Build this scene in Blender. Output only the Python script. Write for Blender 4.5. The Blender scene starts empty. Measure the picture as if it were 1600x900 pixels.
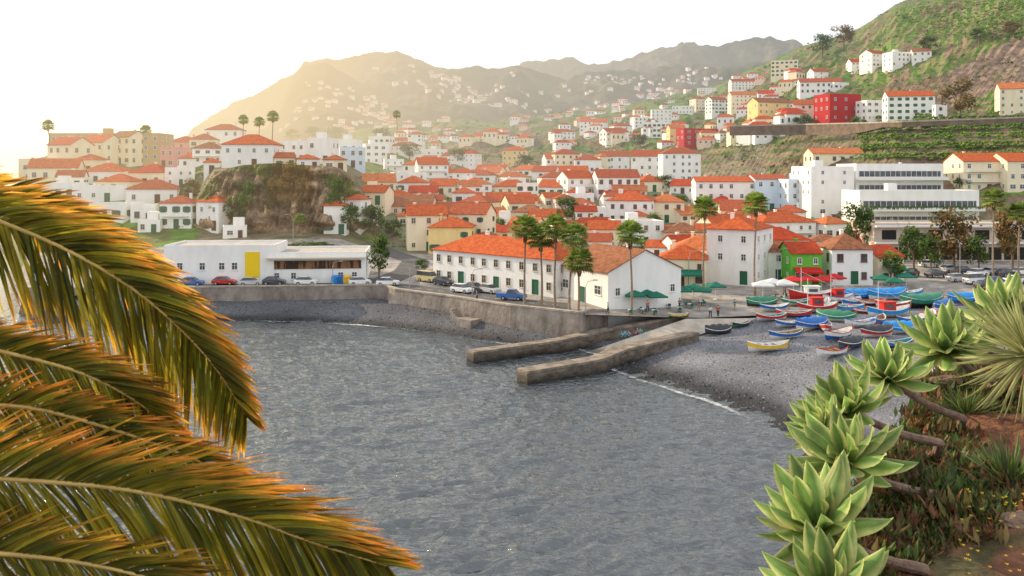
import bpy, math, random
from mathutils import Vector, Matrix, noise
R=random.Random(11); D=bpy.data; S=bpy.context.scene; COL=S.collection
H=25.;F=1385.;HY=270.
V=Vector
def P(px,py,Y): return V(((px-800)/F*Y,Y,H-(py-HY)/F*Y))
def PZ(px,py,z): return P(px,py,(H-z)*F/(py-HY))
def lerp(a,b,t): return a+(b-a)*t
def mix3(a,b,t): return tuple(lerp(x,y,t) for x,y in zip(a,b))
def pl(pts,x):
    if x<=pts[0][0]: return pts[0][1]
    for (a,b),(c,d) in zip(pts,pts[1:]):
        if x<=c: return lerp(b,d,(x-a)/(c-a))
    return pts[-1][1]
ORD='first second third fourth fifth sixth seventh eighth ninth tenth eleventh twelfth thirteenth fourteenth fifteenth sixteenth seventeenth eighteenth nineteenth twentieth'.split()
def ordn(i):
    if i<20: return ORD[i]
    t=['twenty','thirty','forty','fifty'][(i+1)//10-2]; u=(i+1)%10
    return t+'-'+ORD[u-1] if u else {'twenty':'twentieth','thirty':'thirtieth','forty':'fortieth','fifty':'fiftieth'}[t]
# ---------- mesh helpers
class MB:
    def __init__(s): s.v=[];s.f=[];s.m=[];s.c=[]
    def face(s,pts,mi=0,c=None):
        n=len(s.v); s.v+=[tuple(p) for p in pts]; s.f.append(tuple(range(n,n+len(pts)))); s.m.append(mi)
        if c is not None: s.c+=(list(c) if isinstance(c[0],(tuple,list)) else [c]*len(pts))
        return s
    def box(s,x0,y0,z0,x1,y1,z1,mi=0):
        a=[(x0,y0,z0),(x1,y0,z0),(x1,y1,z0),(x0,y1,z0),(x0,y0,z1),(x1,y0,z1),(x1,y1,z1),(x0,y1,z1)]
        n=len(s.v); s.v+=a
        for q in ((3,2,1,0),(4,5,6,7),(0,1,5,4),(1,2,6,5),(2,3,7,6),(3,0,4,7)): s.f.append(tuple(n+i for i in q)); s.m.append(mi)
        return s
    def tube(s,pts,rads,n=6,mi=0,c=None,cap=True):
        pts=[V(p) for p in pts]; b=len(s.v)
        for i,p in enumerate(pts):
            t=(pts[min(i+1,len(pts)-1)]-pts[max(i-1,0)]).normalized()
            u=t.cross(V((0,0,1)) if abs(t.z)<.9 else V((0,1,0))).normalized(); w=t.cross(u)
            r=rads[i] if hasattr(rads,'__len__') else rads
            for k in range(n):
                a=2*math.pi*k/n; s.v.append(tuple(p+r*(math.cos(a)*u+math.sin(a)*w)))
                if c is not None: s.c.append(c)
        for i in range(len(pts)-1):
            for k in range(n):
                s.f.append((b+i*n+k,b+i*n+(k+1)%n,b+(i+1)*n+(k+1)%n,b+(i+1)*n+k)); s.m.append(mi)
        if cap:
            s.f.append(tuple(b+k for k in range(n))); s.m.append(mi)
            e=b+(len(pts)-1)*n; s.f.append(tuple(e+k for k in reversed(range(n)))); s.m.append(mi)
        return s
    def grid(s,rows,mi=0,cols=None):
        b=len(s.v); w=len(rows[0])
        for r in rows: s.v+=[tuple(p) for p in r]
        if cols:
            for r in cols: s.c+=r
        for j in range(len(rows)-1):
            for i in range(w-1):
                s.f.append((b+j*w+i,b+j*w+i+1,b+(j+1)*w+i+1,b+(j+1)*w+i)); s.m.append(mi)
        return s
    def mesh(s,name,mats,smooth=False):
        me=D.meshes.new(name); me.from_pydata(s.v,[],s.f)
        for m in (mats if isinstance(mats,(list,tuple)) else [mats]): me.materials.append(m)
        me.polygons.foreach_set('material_index',s.m)
        if smooth: me.polygons.foreach_set('use_smooth',[True]*len(s.f))
        if s.c and len(s.c)==len(s.v):
            a=me.color_attributes.new('Col','FLOAT_COLOR','POINT')
            a.data.foreach_set('color',[x for c in s.c for x in (c[0],c[1],c[2],1)])
        me.update(); return me
def ob(name,me,parent=None,loc=(0,0,0),rz=0,sc=None):
    o=D.objects.new(name,me); COL.objects.link(o); o.location=loc; o.rotation_euler=(0,0,rz)
    if sc is not None: o.scale=sc if hasattr(sc,'__len__') else (sc,)*3
    if parent: o.parent=parent
    return o
def tag(o,label=None,cat=None,group=None,kind=None):
    if label:o['label']=label
    if cat:o['category']=cat
    if group:o['group']=group
    if kind:o['kind']=kind
    return o
def empty(name,loc,rz,label,cat,group=None): return tag(ob(name,None,None,loc,rz),label,cat,group)
# ---------- materials
def haze_group():  # painted haze with warm sunward glow, set by world position, no real volume
    g=D.node_groups.new('PaintedHazeGlow','ShaderNodeTree')
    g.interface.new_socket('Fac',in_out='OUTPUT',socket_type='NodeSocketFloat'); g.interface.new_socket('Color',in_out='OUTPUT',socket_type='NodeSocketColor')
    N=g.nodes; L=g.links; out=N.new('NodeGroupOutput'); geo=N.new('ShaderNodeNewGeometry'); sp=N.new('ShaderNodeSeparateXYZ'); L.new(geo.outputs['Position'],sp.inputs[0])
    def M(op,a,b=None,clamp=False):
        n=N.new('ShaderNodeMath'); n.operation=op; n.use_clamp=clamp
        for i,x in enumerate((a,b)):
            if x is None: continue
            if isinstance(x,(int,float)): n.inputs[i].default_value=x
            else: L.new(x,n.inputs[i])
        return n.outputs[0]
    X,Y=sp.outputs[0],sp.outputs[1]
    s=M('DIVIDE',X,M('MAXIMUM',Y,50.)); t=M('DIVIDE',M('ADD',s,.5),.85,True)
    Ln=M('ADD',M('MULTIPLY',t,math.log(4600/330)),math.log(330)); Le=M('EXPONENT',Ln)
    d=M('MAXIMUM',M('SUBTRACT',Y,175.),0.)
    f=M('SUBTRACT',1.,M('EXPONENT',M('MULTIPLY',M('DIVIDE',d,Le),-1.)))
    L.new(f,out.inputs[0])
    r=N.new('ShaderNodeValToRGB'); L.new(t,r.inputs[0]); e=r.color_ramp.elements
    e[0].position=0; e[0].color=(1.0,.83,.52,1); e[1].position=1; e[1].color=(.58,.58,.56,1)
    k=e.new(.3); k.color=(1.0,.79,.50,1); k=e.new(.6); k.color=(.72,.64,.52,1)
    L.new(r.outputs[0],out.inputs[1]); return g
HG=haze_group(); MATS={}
def mat(name,c1,c2=None,scale=1.,rough=.8,bump=0,bs=None,trans=0,vcol=False,spec=.3,metal=0,stretch=(1,1,1),haze=True,stripe=0,contrast=(.35,.65),wet=None):
    if name in MATS: return MATS[name]
    m=D.materials.new(name); MATS[name]=m; m.use_nodes=True; N=m.node_tree.nodes; L=m.node_tree.links; N.clear()
    try: m.cycles.emission_sampling='NONE'
    except Exception: pass
    out=N.new('ShaderNodeOutputMaterial'); b=N.new('ShaderNodeBsdfPrincipled'); b.inputs['Roughness'].default_value=rough; b.inputs['Specular IOR Level'].default_value=spec; b.inputs['Metallic'].default_value=metal
    geo=N.new('ShaderNodeNewGeometry'); mp=N.new('ShaderNodeMapping'); mp.inputs['Scale'].default_value=stretch; L.new(geo.outputs['Position'],mp.inputs[0])
    col=None
    c4=lambda c:(c[0],c[1],c[2],1)
    if c2 is not None or vcol:
        n=N.new('ShaderNodeTexNoise'); n.inputs['Scale'].default_value=scale; n.inputs['Detail'].default_value=6; n.inputs['Roughness'].default_value=.6; L.new(mp.outputs[0],n.inputs['Vector'])
        mr=N.new('ShaderNodeMapRange'); mr.inputs[1].default_value=contrast[0]; mr.inputs[2].default_value=contrast[1]; L.new(n.outputs[0],mr.inputs[0])
        mx=N.new('ShaderNodeMix'); mx.data_type='RGBA'; L.new(mr.outputs[0],mx.inputs[0])
        if vcol:
            at=N.new('ShaderNodeAttribute'); at.attribute_name='Col'; mx.inputs[6].default_value=(.62,.62,.62,1); mx.inputs[7].default_value=(1.35,1.35,1.35,1)
            mu=N.new('ShaderNodeMix'); mu.data_type='RGBA'; mu.blend_type='MULTIPLY'; mu.inputs[0].default_value=1; L.new(at.outputs['Color'],mu.inputs[6]); L.new(mx.outputs[2],mu.inputs[7]); col=mu.outputs[2]
        else:
            mx.inputs[6].default_value=c4(c1); mx.inputs[7].default_value=c4(c2); col=mx.outputs[2]
    if stripe:
        tc=N.new('ShaderNodeTexCoord'); w=N.new('ShaderNodeTexWave'); w.inputs['Scale'].default_value=stripe; w.inputs['Distortion'].default_value=.6; L.new(tc.outputs['Object'],w.inputs[0])
        mr=N.new('ShaderNodeMapRange'); mr.inputs[3].default_value=.66; mr.inputs[4].default_value=1.12; L.new(w.outputs[1],mr.inputs[0])
        mu=N.new('ShaderNodeMix'); mu.data_type='RGBA'; mu.blend_type='MULTIPLY'; mu.inputs[0].default_value=1; L.new(mr.outputs[0],mu.inputs[7])
        if col: L.new(col,mu.inputs[6])
        else: mu.inputs[6].default_value=c4(c1)
        col=mu.outputs[2]
    if wet:
        sp=N.new('ShaderNodeSeparateXYZ'); L.new(geo.outputs['Position'],sp.inputs[0]); mr=N.new('ShaderNodeMapRange'); mr.inputs[1].default_value=wet[0]; mr.inputs[2].default_value=wet[1]; mr.inputs[3].default_value=.18; mr.inputs[4].default_value=1; L.new(sp.outputs[2],mr.inputs[0])
        mu=N.new('ShaderNodeMix'); mu.data_type='RGBA'; mu.blend_type='MULTIPLY'; mu.inputs[0].default_value=1; L.new(mr.outputs[0],mu.inputs[7]); L.new(col,mu.inputs[6]); col=mu.outputs[2]
    if col: L.new(col,b.inputs['Base Color'])
    else: b.inputs['Base Color'].default_value=c4(c1)
    if bump:
        n=N.new('ShaderNodeTexNoise'); n.inputs['Scale'].default_value=bs or scale*3; n.inputs['Detail'].default_value=5; L.new(mp.outputs[0],n.inputs['Vector'])
        bp=N.new('ShaderNodeBump'); bp.inputs['Distance'].default_value=bump; L.new(n.outputs[0],bp.inputs['Height']); L.new(bp.outputs[0],b.inputs['Normal'])
    sh=b.outputs[0]
    if trans:
        tr=N.new('ShaderNodeBsdfTranslucent'); ms=N.new('ShaderNodeMixShader'); ms.inputs[0].default_value=trans
        if col: L.new(col,tr.inputs[0])
        else: tr.inputs[0].default_value=c4(c1)
        L.new(sh,ms.inputs[1]); L.new(tr.outputs[0],ms.inputs[2]); sh=ms.outputs[0]
    if haze:  # mixes the painted haze glow over the surface as emission
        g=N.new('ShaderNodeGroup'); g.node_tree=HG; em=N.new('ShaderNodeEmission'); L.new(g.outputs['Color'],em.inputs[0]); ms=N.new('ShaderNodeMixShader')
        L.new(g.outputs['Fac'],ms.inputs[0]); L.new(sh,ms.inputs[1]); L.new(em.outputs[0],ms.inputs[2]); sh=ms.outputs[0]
    L.new(sh,out.inputs[0]); return m
# ---------- terrain tables
DEP=[165,185,205,215,228,245,265,300,350,420,500,650,900,1250]
N_=None
TAB={-400:[N_]*14,15:[N_]*14,
40:[445,422,398,380,335,300,272,262,262,262,N_,N_,N_,N_],
100:[440,418,385,360,325,292,265,245,240,242,N_,N_,N_,N_],
250:[440,418,385,362,330,300,275,252,246,246,N_,N_,N_,N_],
310:[440,418,382,362,322,285,262,254,250,250,N_,N_,N_,N_],
335:[440,418,376,364,268,262,258,254,250,250,N_,N_,N_,N_],
450:[440,415,372,362,263,258,256,252,250,250,258,258,250,240],
530:[440,412,372,362,276,262,258,254,250,246,244,235,222,210],
600:[440,415,395,380,345,315,298,285,272,258,245,228,212,195],
700:[440,415,396,385,365,340,320,300,285,272,262,228,208,190],
800:[440,416,398,388,372,350,335,315,300,280,264,222,203,185],
950:[440,416,398,388,372,350,332,310,292,272,250,212,190,170],
1100:[440,417,398,388,375,352,330,300,278,255,232,195,160,140],
1250:[440,418,400,390,378,350,325,285,240,190,160,112,82,80],
1340:[440,420,402,392,378,345,315,265,212,187,140,75,48,48],
1400:[440,420,402,392,378,340,300,245,190,180,120,20,10,10],
1500:[440,420,402,392,378,335,290,235,186,150,75,-10,-10,-10],
1600:[440,420,402,392,378,330,270,215,178,110,30,-60,-60,-60],
1900:[440,420,402,392,378,330,265,200,160,60,-50,-150,-150,-150]}
PXC=sorted(TAB); ZT={p:[-6. if y is None else H-(y-HY)*d/F for y,d in zip(TAB[p],DEP)] for p in PXC}
Y0T=[(-400,160),(320,156),(600,159),(620,153),(700,145),(800,134.5),(905,127.5),(960,129),(1040,131),(1100,131),(1250,135),(1400,140),(1600,148),(1900,160)]
Z0T=[(15,-6),(40,4.6),(905,4.6),(960,4.2),(1040,3.6),(1100,3.5)]
def Y0(px): return pl(Y0T,px)
def zrow(px,j):
    for a,b in zip(PXC,PXC[1:]):
        if px<=b: return lerp(ZT[a][j],ZT[b][j],max(0,min(1,(px-a)/(b-a))))
    return ZT[PXC[-1]][j]
def tz(px,Y,info=False):
    wall=0
    if Y<=165:
        y0=Y0(px); z=lerp(pl(Z0T,px),zrow(px,0),max(0,(Y-y0)/(165-y0)))
    else:
        Y=min(Y,1250)
        for j in range(13):
            if Y<=DEP[j+1]: z=lerp(zrow(px,j),zrow(px,j+1),(Y-DEP[j])/(DEP[j+1]-DEP[j])); break
        if Y>225:
            k=min(1,(Y-225)/60); X=(px-800)/F*Y
            z+=k*(1.6+Y*.005)*noise.fractal(V((X*.02,Y*.012,0)),1,2,4)
            if Y<1000 and (px>1070 or (690<px<1010 and Y>430)):
                st=3.8 if Y<600 else 6; q=z/st; fr=q-math.floor(q)
                e=0 if fr<.7 else (fr-.7)/.3; wall=1 if fr>.66 else 0
                z=lerp(z,st*(math.floor(q)+e*.9+.1*fr),.97)
    return (z,wall) if info else z
# coast
CO=[PZ(x,y,0) for x,y in [(100,504),(380,501),(500,504),(600,511),(680,520),(760,533),(830,542),(905,545),(950,558),(965,578),(1000,592),(1060,612),(1130,632),(1240,680),(1330,760),(1480,900)]]
CO=[(p.x,p.y) for p in CO]
def bz(X,Y):
    best=1e9;sd=0
    for (ax,ay),(bx,by) in zip(CO,CO[1:]):
        dx,dy=bx-ax,by-ay; t=max(0,min(1,((X-ax)*dx+(Y-ay)*dy)/(dx*dx+dy*dy))); ex,ey=X-ax-t*dx,Y-ay-t*dy; d=math.hypot(ex,ey)
        if d<best-1e-6: best=d; sd=1 if dx*ey-dy*ex>0 else -1
    k=max(0,min(1,(X-6)/9)); d=best*sd
    z=d*lerp(.42,.12,k)-.05
    z+=.14*noise.noise(V((X*.22,Y*.22,0)))
    return max(-4,min(lerp(2.5,3.42,k),z))
def gz(X,Y):
    px=800+X/Y*F; z=bz(X,Y)
    if Y>=Y0(px): z=max(z,tz(px,Y))
    return z
def hit(px,py,Ymin=None):
    Y=Ymin or max(70,Y0(px)); 
    while Y<1245:
        z=H-(py-HY)/F*Y
        if Y<Y0(px): g=bz((px-800)/F*Y,Y)
        else: g=tz(px,Y)
        if g>=z: return V(((px-800)/F*Y,Y,g))
        Y+=.5 if Y<260 else 1.5
    return None
def hitb(px,py): return hit(px,py,75)
# ---------- setting: water, beach, terrain
wm=D.materials.new('water'); wm.use_nodes=True; N=wm.node_tree.nodes; L=wm.node_tree.links; N.clear()
o_=N.new('ShaderNodeOutputMaterial'); b=N.new('ShaderNodeBsdfPrincipled'); b.inputs['Base Color'].default_value=(.055,.066,.072,1); b.inputs['Roughness'].default_value=.07; b.inputs['IOR'].default_value=1.85
geo=N.new('ShaderNodeNewGeometry'); prev=None
for sc,st,dist,det in ((.8,(.75,1.6,1),.42,3),(3.2,(.8,1.5,1),.06,2)):
    mp=N.new('ShaderNodeMapping'); mp.inputs['Scale'].default_value=st; mp.inputs['Rotation'].default_value=(0,0,.35); L.new(geo.outputs['Position'],mp.inputs[0])
    n=N.new('ShaderNodeTexNoise'); n.inputs['Scale'].default_value=sc; n.inputs['Detail'].default_value=det; n.inputs['Distortion'].default_value=.9; L.new(mp.outputs[0],n.inputs[0])
    bp=N.new('ShaderNodeBump'); bp.inputs['Distance'].default_value=dist; L.new(n.outputs[0],bp.inputs['Height'])
    if prev: L.new(prev.outputs[0],bp.inputs['Normal'])
    prev=bp
L.new(prev.outputs[0],b.inputs['Normal']); L.new(b.outputs[0],o_.inputs[0])
MB_=MB(); MB_.face([(-16000,-300,-.2),(16000,-300,-.2),(16000,16000,-.2),(-16000,16000,-.2)])
rows=[]; py=492.
while py<1010:
    Y=H*F/(py-HY); r=[]
    for i in range(480):
        px=-150+i*3.4; X=(px-800)/F*Y; x2=X*.94+Y*.34; y2=Y*.94-X*.34; qx=noise.noise(V((X*.05,Y*.05,11)))*2
        h=.24*noise.noise(V((x2*.12+qx,y2*.28,1)))+.26*(1-2*abs(noise.noise(V((x2*.30,y2*.75+qx,4)))))+.10*(1-2*abs(noise.noise(V((x2*.8,y2*1.8,7)))))
        r.append((X,Y,h-.18))
    rows.append(r); py+=1.2 if py<640 else 1.7
MB_.grid(rows)
tag(ob('water',MB_.mesh('water',wm,True)),kind='structure')
m=MB(); rows=[];cols=[]
for j in range(112):
    Y=44+j*1.2; r=[];c=[]
    for i in range(200):
        X=-80+i*1.2; z=bz(X,Y); r.append((X,Y,z)); w=max(0,min(1,(z-.35)/.6)); g=lerp(.022,.17 if X>8 else .10,w)*(1+.4*noise.noise(V((X*.12,Y*.2,3)))); c.append((g,g*1.01,g*1.11))
    rows.append(r);cols.append(c)
pebm=mat('beach_pebbles',(0,0,0),vcol=True,scale=4.5,rough=.75,bump=.12,bs=4.,contrast=(.4,.6))
m.grid(rows,0,cols); tag(ob('beach',m.mesh('beach',pebm,True)),kind='structure')
m=MB()
for k in range(9500):
    X=R.uniform(12,75); Y=R.uniform(84,132)
    if k%3==0: X=R.uniform(-60,10); Y=R.uniform(126,156)
    z=bz(X,Y)
    if z<-.05 or z>3.3: continue
    s=R.uniform(.06,.2)*(1.5 if z<.5 else 1); g=R.uniform(.03,.30)*(.35 if z<.5 or X<8 else 1); a=R.uniform(0,3)
    b_=[V((X+s*math.cos(a+q*2.094),Y+s*math.sin(a+q*2.094),z-.02)) for q in range(3)]; t=V((X,Y,z+s*.7))
    for q in range(3): m.face([b_[q],b_[(q+1)%3],t],0,(g,g,g*1.08))
tag(ob('pebbles',m.mesh('pebbles',mat('pebble_stone',(0,0,0),vcol=True,scale=2))),'loose grey pebbles strewn over the beach','pebbles',kind='stuff')
# foam
fm=D.materials.new('foam'); fm.use_nodes=True; N=fm.node_tree.nodes; L=fm.node_tree.links; N.clear(); o_=N.new('ShaderNodeOutputMaterial'); df=N.new('ShaderNodeBsdfDiffuse'); df.inputs[0].default_value=(.68,.69,.69,1); tr=N.new('ShaderNodeBsdfTransparent'); ms=N.new('ShaderNodeMixShader'); geo=N.new('ShaderNodeNewGeometry'); n=N.new('ShaderNodeTexNoise'); n.inputs['Scale'].default_value=1.1; n.inputs['Detail'].default_value=8; n.inputs['Roughness'].default_value=.8; L.new(geo.outputs['Position'],n.inputs[0]); at=N.new('ShaderNodeAttribute'); at.attribute_name='Col'; mu=N.new('ShaderNodeMath'); mu.operation='MULTIPLY'; L.new(n.outputs[0],mu.inputs[0]); L.new(at.outputs['Fac'],mu.inputs[1]); mr=N.new('ShaderNodeMapRange'); mr.inputs[1].default_value=.38; mr.inputs[2].default_value=.60; mr.inputs[4].default_value=.85; L.new(mu.outputs[0],mr.inputs[0]); L.new(mr.outputs[0],ms.inputs[0]); L.new(tr.outputs[0],ms.inputs[1]); L.new(df.outputs[0],ms.inputs[2]); L.new(ms.outputs[0],o_.inputs[0])
m=MB(); rows=[];cols=[]
seg=[]
for (ax,ay),(bx,by) in list(zip(CO,CO[1:]))[1:-1]:
    n_=max(2,int(math.hypot(bx-ax,by-ay)/.8))
    for q in range(n_): seg.append((lerp(ax,bx,q/n_),lerp(ay,by,q/n_)))
for i,(x,y) in enumerate(seg):
    a=seg[max(0,i-2)]; b_=seg[min(len(seg)-1,i+2)]; u=V((b_[0]-a[0],b_[1]-a[1],0)).normalized(); nn=V((-u.y,u.x,0)); off=.6*noise.noise(V((x*.3,y*.3,0))); r=[];c=[]; am=.82+.5*noise.noise(V((x*.12,y*.12,5)))
    for k,pf in enumerate((0,.6,1,.9,0)):
        p=V((x,y,0))+nn*(-1.9+k*.5+off); r.append((p.x,p.y,max(.18,bz(p.x,p.y)+.05))); c.append((pf*am,)*3)
    rows.append(r);cols.append(c)
m.grid(rows,0,cols); tag(ob('foam',m.mesh('foam',fm)),'broken white foam along the waterline','foam',kind='stuff')
# terrain
m=MB(); rows=[];cols=[]
ylist=[None]*8+[165]
for a,b_ in zip(DEP,DEP[1:]): ylist+= [a+(b_-a)*(k+1)/17 for k in range(17)]
pxs=[-400+i*7 for i in range(329)]
for j,yy in enumerate(ylist):
    r=[];c=[]
    for px in pxs:
        y0=Y0(px); Y=yy if yy else lerp(y0+.3,165,j/8)
        z,w=tz(px,Y,True); X=(px-800)/F*Y; r.append((X,Y,z))
        n1=noise.fractal(V((X*.035,Y*.035,5)),1,2,4); n2=noise.noise(V((X*.12,Y*.12,9)))
        if Y<205: cc=(.30,.27,.24)
        else:
            k=max(0,min(1,.4+n1*1.2)); cc=mix3((.06,.12,.018),(.18,.15,.055),k)
            if n2>.2: cc=(.10,.19,.025)
            if px>1330 and Y<1000: cc=mix3((.08,.17,.018),(.15,.21,.03),max(0,min(1,.5+n2)))
            if px>1330 and n1>.3: cc=(.18,.13,.065)
            if w: cc=(.20,.135,.09) if n2<.45 else (.08,.10,.025)
            if 1380<px and 395<Y<475 and n1<.25: cc=[.21+.1*n2,.145+.07*n2,.10+.05*n2]
            if 700<px<950 and 480<Y<560 : cc=[.20+.06*n2,.135+.05*n2,.08]
            if 600<px<1200 and Y<420 and not w: cc=mix3(cc,(.24,.22,.18),.45)
            if 310<px<570 and Y<268: cc=mix3((.20,.15,.10),(.12,.12,.05),max(0,min(1,.5+n2*2)))
        c.append(tuple(cc))
    rows.append(r);cols.append(c)
m.grid(rows,0,cols); tag(ob('terrain',m.mesh('terrain',mat('ground',(0,0,0),vcol=True,scale=.35,rough=.95,bump=.5,bs=.5))),kind='structure')
# rocky cliff of the headland
m=MB(); rows=[];cols=[]
TOP=[(296,345),(312,306),(330,278),(352,264),(380,258),(430,255),(470,258),(520,260),(545,274),(562,304),(580,345)]
BOT=[(296,352),(340,362),(420,366),(520,366),(580,356)]
for j in range(81):
    v=j/80; r=[];c=[]
    for i in range(200):
        px=lerp(296,580,i/199); bow=6*math.sin(math.pi*(px-296)/284)
        Y=lerp(217,226,v**1.3)-bow*.7; p=P(px,lerp(pl(BOT,px),pl(TOP,px),v),Y); x,z=p.x,p.z
        n1=noise.fractal(V((x*.10,z*.05,2)),1,2,5); n2=abs(noise.fractal(V((x*.33,z*.13,6)),1,2,5)); n4=abs(noise.noise(V((x*.06,z*.25,12)))); ed=min(1,v*6)*min(1,(1-v)*8+.15)
        p.y-=(4.8*n1+4.6*n2+3.0*n4-1.8)*ed; p.z+=.6*n2*ed
        n3=noise.fractal(V((x*.22,z*.35,8)),1,2,5); q=max(0,min(1,.5+n3*.9)); cc=mix3((.08,.052,.035),(.40,.27,.165),q*(.65+.9*min(.5,n2)))
        g=noise.fractal(V((x*.09,z*.12,20)),1,2,4)+.35*(v-.5)
        if g>.20: cc=mix3(cc,(.10,.11,.025),min(1,(g-.20)*6))
        if 420<px<490 and v>.45 and noise.noise(V((x*.3,z*.2,3)))>-.15: cc=mix3(cc,(.20,.10,.03),.75)
        r.append(p); c.append(tuple(max(.01,a) for a in cc))
    rows.append(r);cols.append(c)
rows.append([p+V((0,9,-.4)) for p in rows[-1]]); cols.append([(.16,.13,.07)]*200)
m.grid(rows,0,cols); tag(ob('cliff',m.mesh('cliff',mat('cliff_rock',(0,0,0),vcol=True,scale=.8,rough=.95,bump=.6,bs=.9,stretch=(1,1,.5)))),kind='structure')
# mountains
def ridge(Yf,Yr,sky,foot,amp,seed,dk=1.):
    def f(px,v):
        Y=lerp(Yf,Yr,v); s=pl(sky,px)+2.5*noise.fractal(V((px*.03,seed,0)),1,2,5); py=lerp(foot,s,v**.85); p=P(px,py,Y)
        rd=1-2*abs(noise.fractal(V((p.x*.0045,p.y*.0012,seed+7)),1,2,5))
        p.z+=amp*min(1,(1-v)*5)*v*(.9*noise.fractal(V((p.x*.0035,p.y*.003,seed)),1,2,5)+.55*rd-.3)+amp*.10*noise.fractal(V((p.x*.02,p.y*.01,seed)),1,2,3); return p
    x0,x1=sky[0][0],sky[-1][0]; n=int((x1-x0)/3); rows=[];cols=[]
    for j in range(80):
        v=j/78; r=[];c=[]
        for i in range(n+1):
            px=lerp(x0,x1,i/n)
            if j<79: p=f(px,v)
            else: p=f(px,1); p.y+=300; p.z-=250
            r.append(p); k=.5+.9*noise.fractal(V((p.x*.006,p.y*.004,seed+3)),1,2,5); k=max(0,min(1,k)); c.append(tuple(dk*lerp(a,b2,k) for a,b2 in zip((.03,.05,.02),(.16,.13,.08))))
        rows.append(r);cols.append(c)
    m=MB(); m.grid(rows,0,cols); tag(ob('mountain',m.mesh('mountain',mat('mountain_slope',(0,0,0),vcol=True,scale=.03,rough=1,bump=8,bs=.02))),kind='structure'); return f
M1=ridge(1100,2000,[(283,235),(300,205),(330,180),(400,145),(455,118),(475,96),(520,94),(560,86),(620,79),(650,92),(690,106),(760,108),(800,103),(850,112),(950,150),(1050,190)],240,80,1)
M1b=ridge(900,1600,[(330,245),(400,215),(435,170),(455,122),(475,103),(510,97),(535,112),(570,136),(640,160),(720,184),(800,215)],250,22,4,.6)
M2=ridge(2200,3200,[(700,130),(760,112),(830,98),(880,90),(930,100),(960,98),(1020,78),(1080,66),(1120,73),(1160,62),(1200,58),(1240,63),(1265,76),(1330,95),(1450,120)],215,110,8)
M3=ridge(1260,2200,[(760,200),(850,140),(900,118),(950,108),(1000,112),(1060,100),(1120,105),(1180,98),(1250,92),(1350,90)],225,75,12)
# road
def strip(name,fn,n,w0,w1,matl,dz):
    m=MB(); rows=[]
    for i in range(n+1):
        px,Y=fn(i/n); r=[]
        for k in range(5):
            o=lerp(w0,w1,k/4); y=Y+o; r.append(((px-800)/F*y,y,gz((px-800)/F*Y,y)+dz))
        rows.append(r)
    m.grid(rows); return tag(ob(name,m.mesh(name,matl)),kind='structure')
asph=mat('asphalt',(.085,.082,.08),(.12,.115,.11),scale=.8,rough=.9)
strip('road',lambda t:(lerp(230,890,t),Y0(lerp(230,890,t))),80,2.5,9.5,asph,.06)
m=MB(); rows=[]
for i in range(40):
    t=i/39; px=pl([(0,585),(.35,640),(.6,650),(.8,620),(1,585)],t); Y=lerp(160,212,t); r=[]
    for k in range(5):
        X=(px-800)/F*Y+lerp(-3,3,k/4); r.append((X,Y,gz(X,Y)+.09))
    rows.append(r)
m.grid(rows); tag(ob('road',m.mesh('road',asph)),kind='structure')
m=MB()
for i in range(36):
    px=lerp(240,880,i/36); y0=Y0(px)+6
    (xa,ya),(xb,yb)=((px-800)/F*y0,y0-.07),((px+9-800)/F*(Y0(px+9)+6),Y0(px+9)+6-.07); m.face([(xa,ya,gz(xa,ya)+.08),(xb,yb,gz(xb,yb)+.08),(xb,yb+.15,gz(xb,yb+.15)+.08),(xa,ya+.15,gz(xa,ya+.15)+.08)])
tag(ob('road_marking',m.mesh('road_marking',mat('white_paint',(.75,.75,.72)))),kind='structure')
# slipway
conc=mat('concrete',(.50,.44,.36),(.34,.29,.24),scale=.5,rough=.85,bump=.04,bs=3,wet=(0,.8))
m=MB(); rows=[]; a0,a1=PZ(900,556,-.3),PZ(1072,498,3.6); b0,b1=PZ(952,562,-.3),PZ(1185,497,3.6)
for j in range(25):
    l=a0.lerp(a1,j/24); r_=b0.lerp(b1,j/24); row=[]
    for i in range(13):
        p=l.lerp(r_,i/12); p.z=max(p.z,bz(p.x,p.y)+.1); row.append(p)
    rows.append(row)
m.grid(rows); tag(ob('slipway',m.mesh('slipway',conc)),kind='structure')
# walls along a path
stone=mat('old_stone',(.21,.17,.13),(.085,.068,.053),scale=.8,rough=.9,bump=.14,bs=2.2,stretch=(1,1,1.8),wet=(.1,1.2))
stone2=mat('grey_wall_stone',(.40,.34,.29),(.17,.14,.115),scale=.45,rough=.9,bump=.12,bs=1.8,stretch=(1,1,.7),contrast=(.3,.68))
cop=mat('stone_coping',(.48,.41,.33),(.28,.23,.18),scale=.9,rough=.85,bump=.04)
def wallpath(m,pts,w,zb,zt):
    n=len(pts); Lf=[];Rt=[]
    for i,p in enumerate(pts):
        t=(V(pts[min(i+1,n-1)][:2])-V(pts[max(i-1,0)][:2])).normalized(); q=V((-t.y,t.x))*w/2; Lf.append(V(p[:2])+q); Rt.append(V(p[:2])-q)
    for i in range(n-1):
        a,b_,c,d=Rt[i],Rt[i+1],Lf[i+1],Lf[i]
        z0,z1,y0,y1=zt[i],zt[i+1],zb[i],zb[i+1]
        m.face([(*a,y0),(*b_,y1),(*b_,z1),(*a,z0)]); m.face([(*c,y1),(*d,y0),(*d,z0),(*c,z1)]); m.face([(*a,z0),(*b_,z1),(*c,z1),(*d,z0)])
        if i==0: m.face([(*d,y0),(*a,y0),(*a,z0),(*d,z0)])
        if i==n-2: m.face([(*b_,y1),(*c,y1),(*c,z1),(*b_,z1)])
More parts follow.
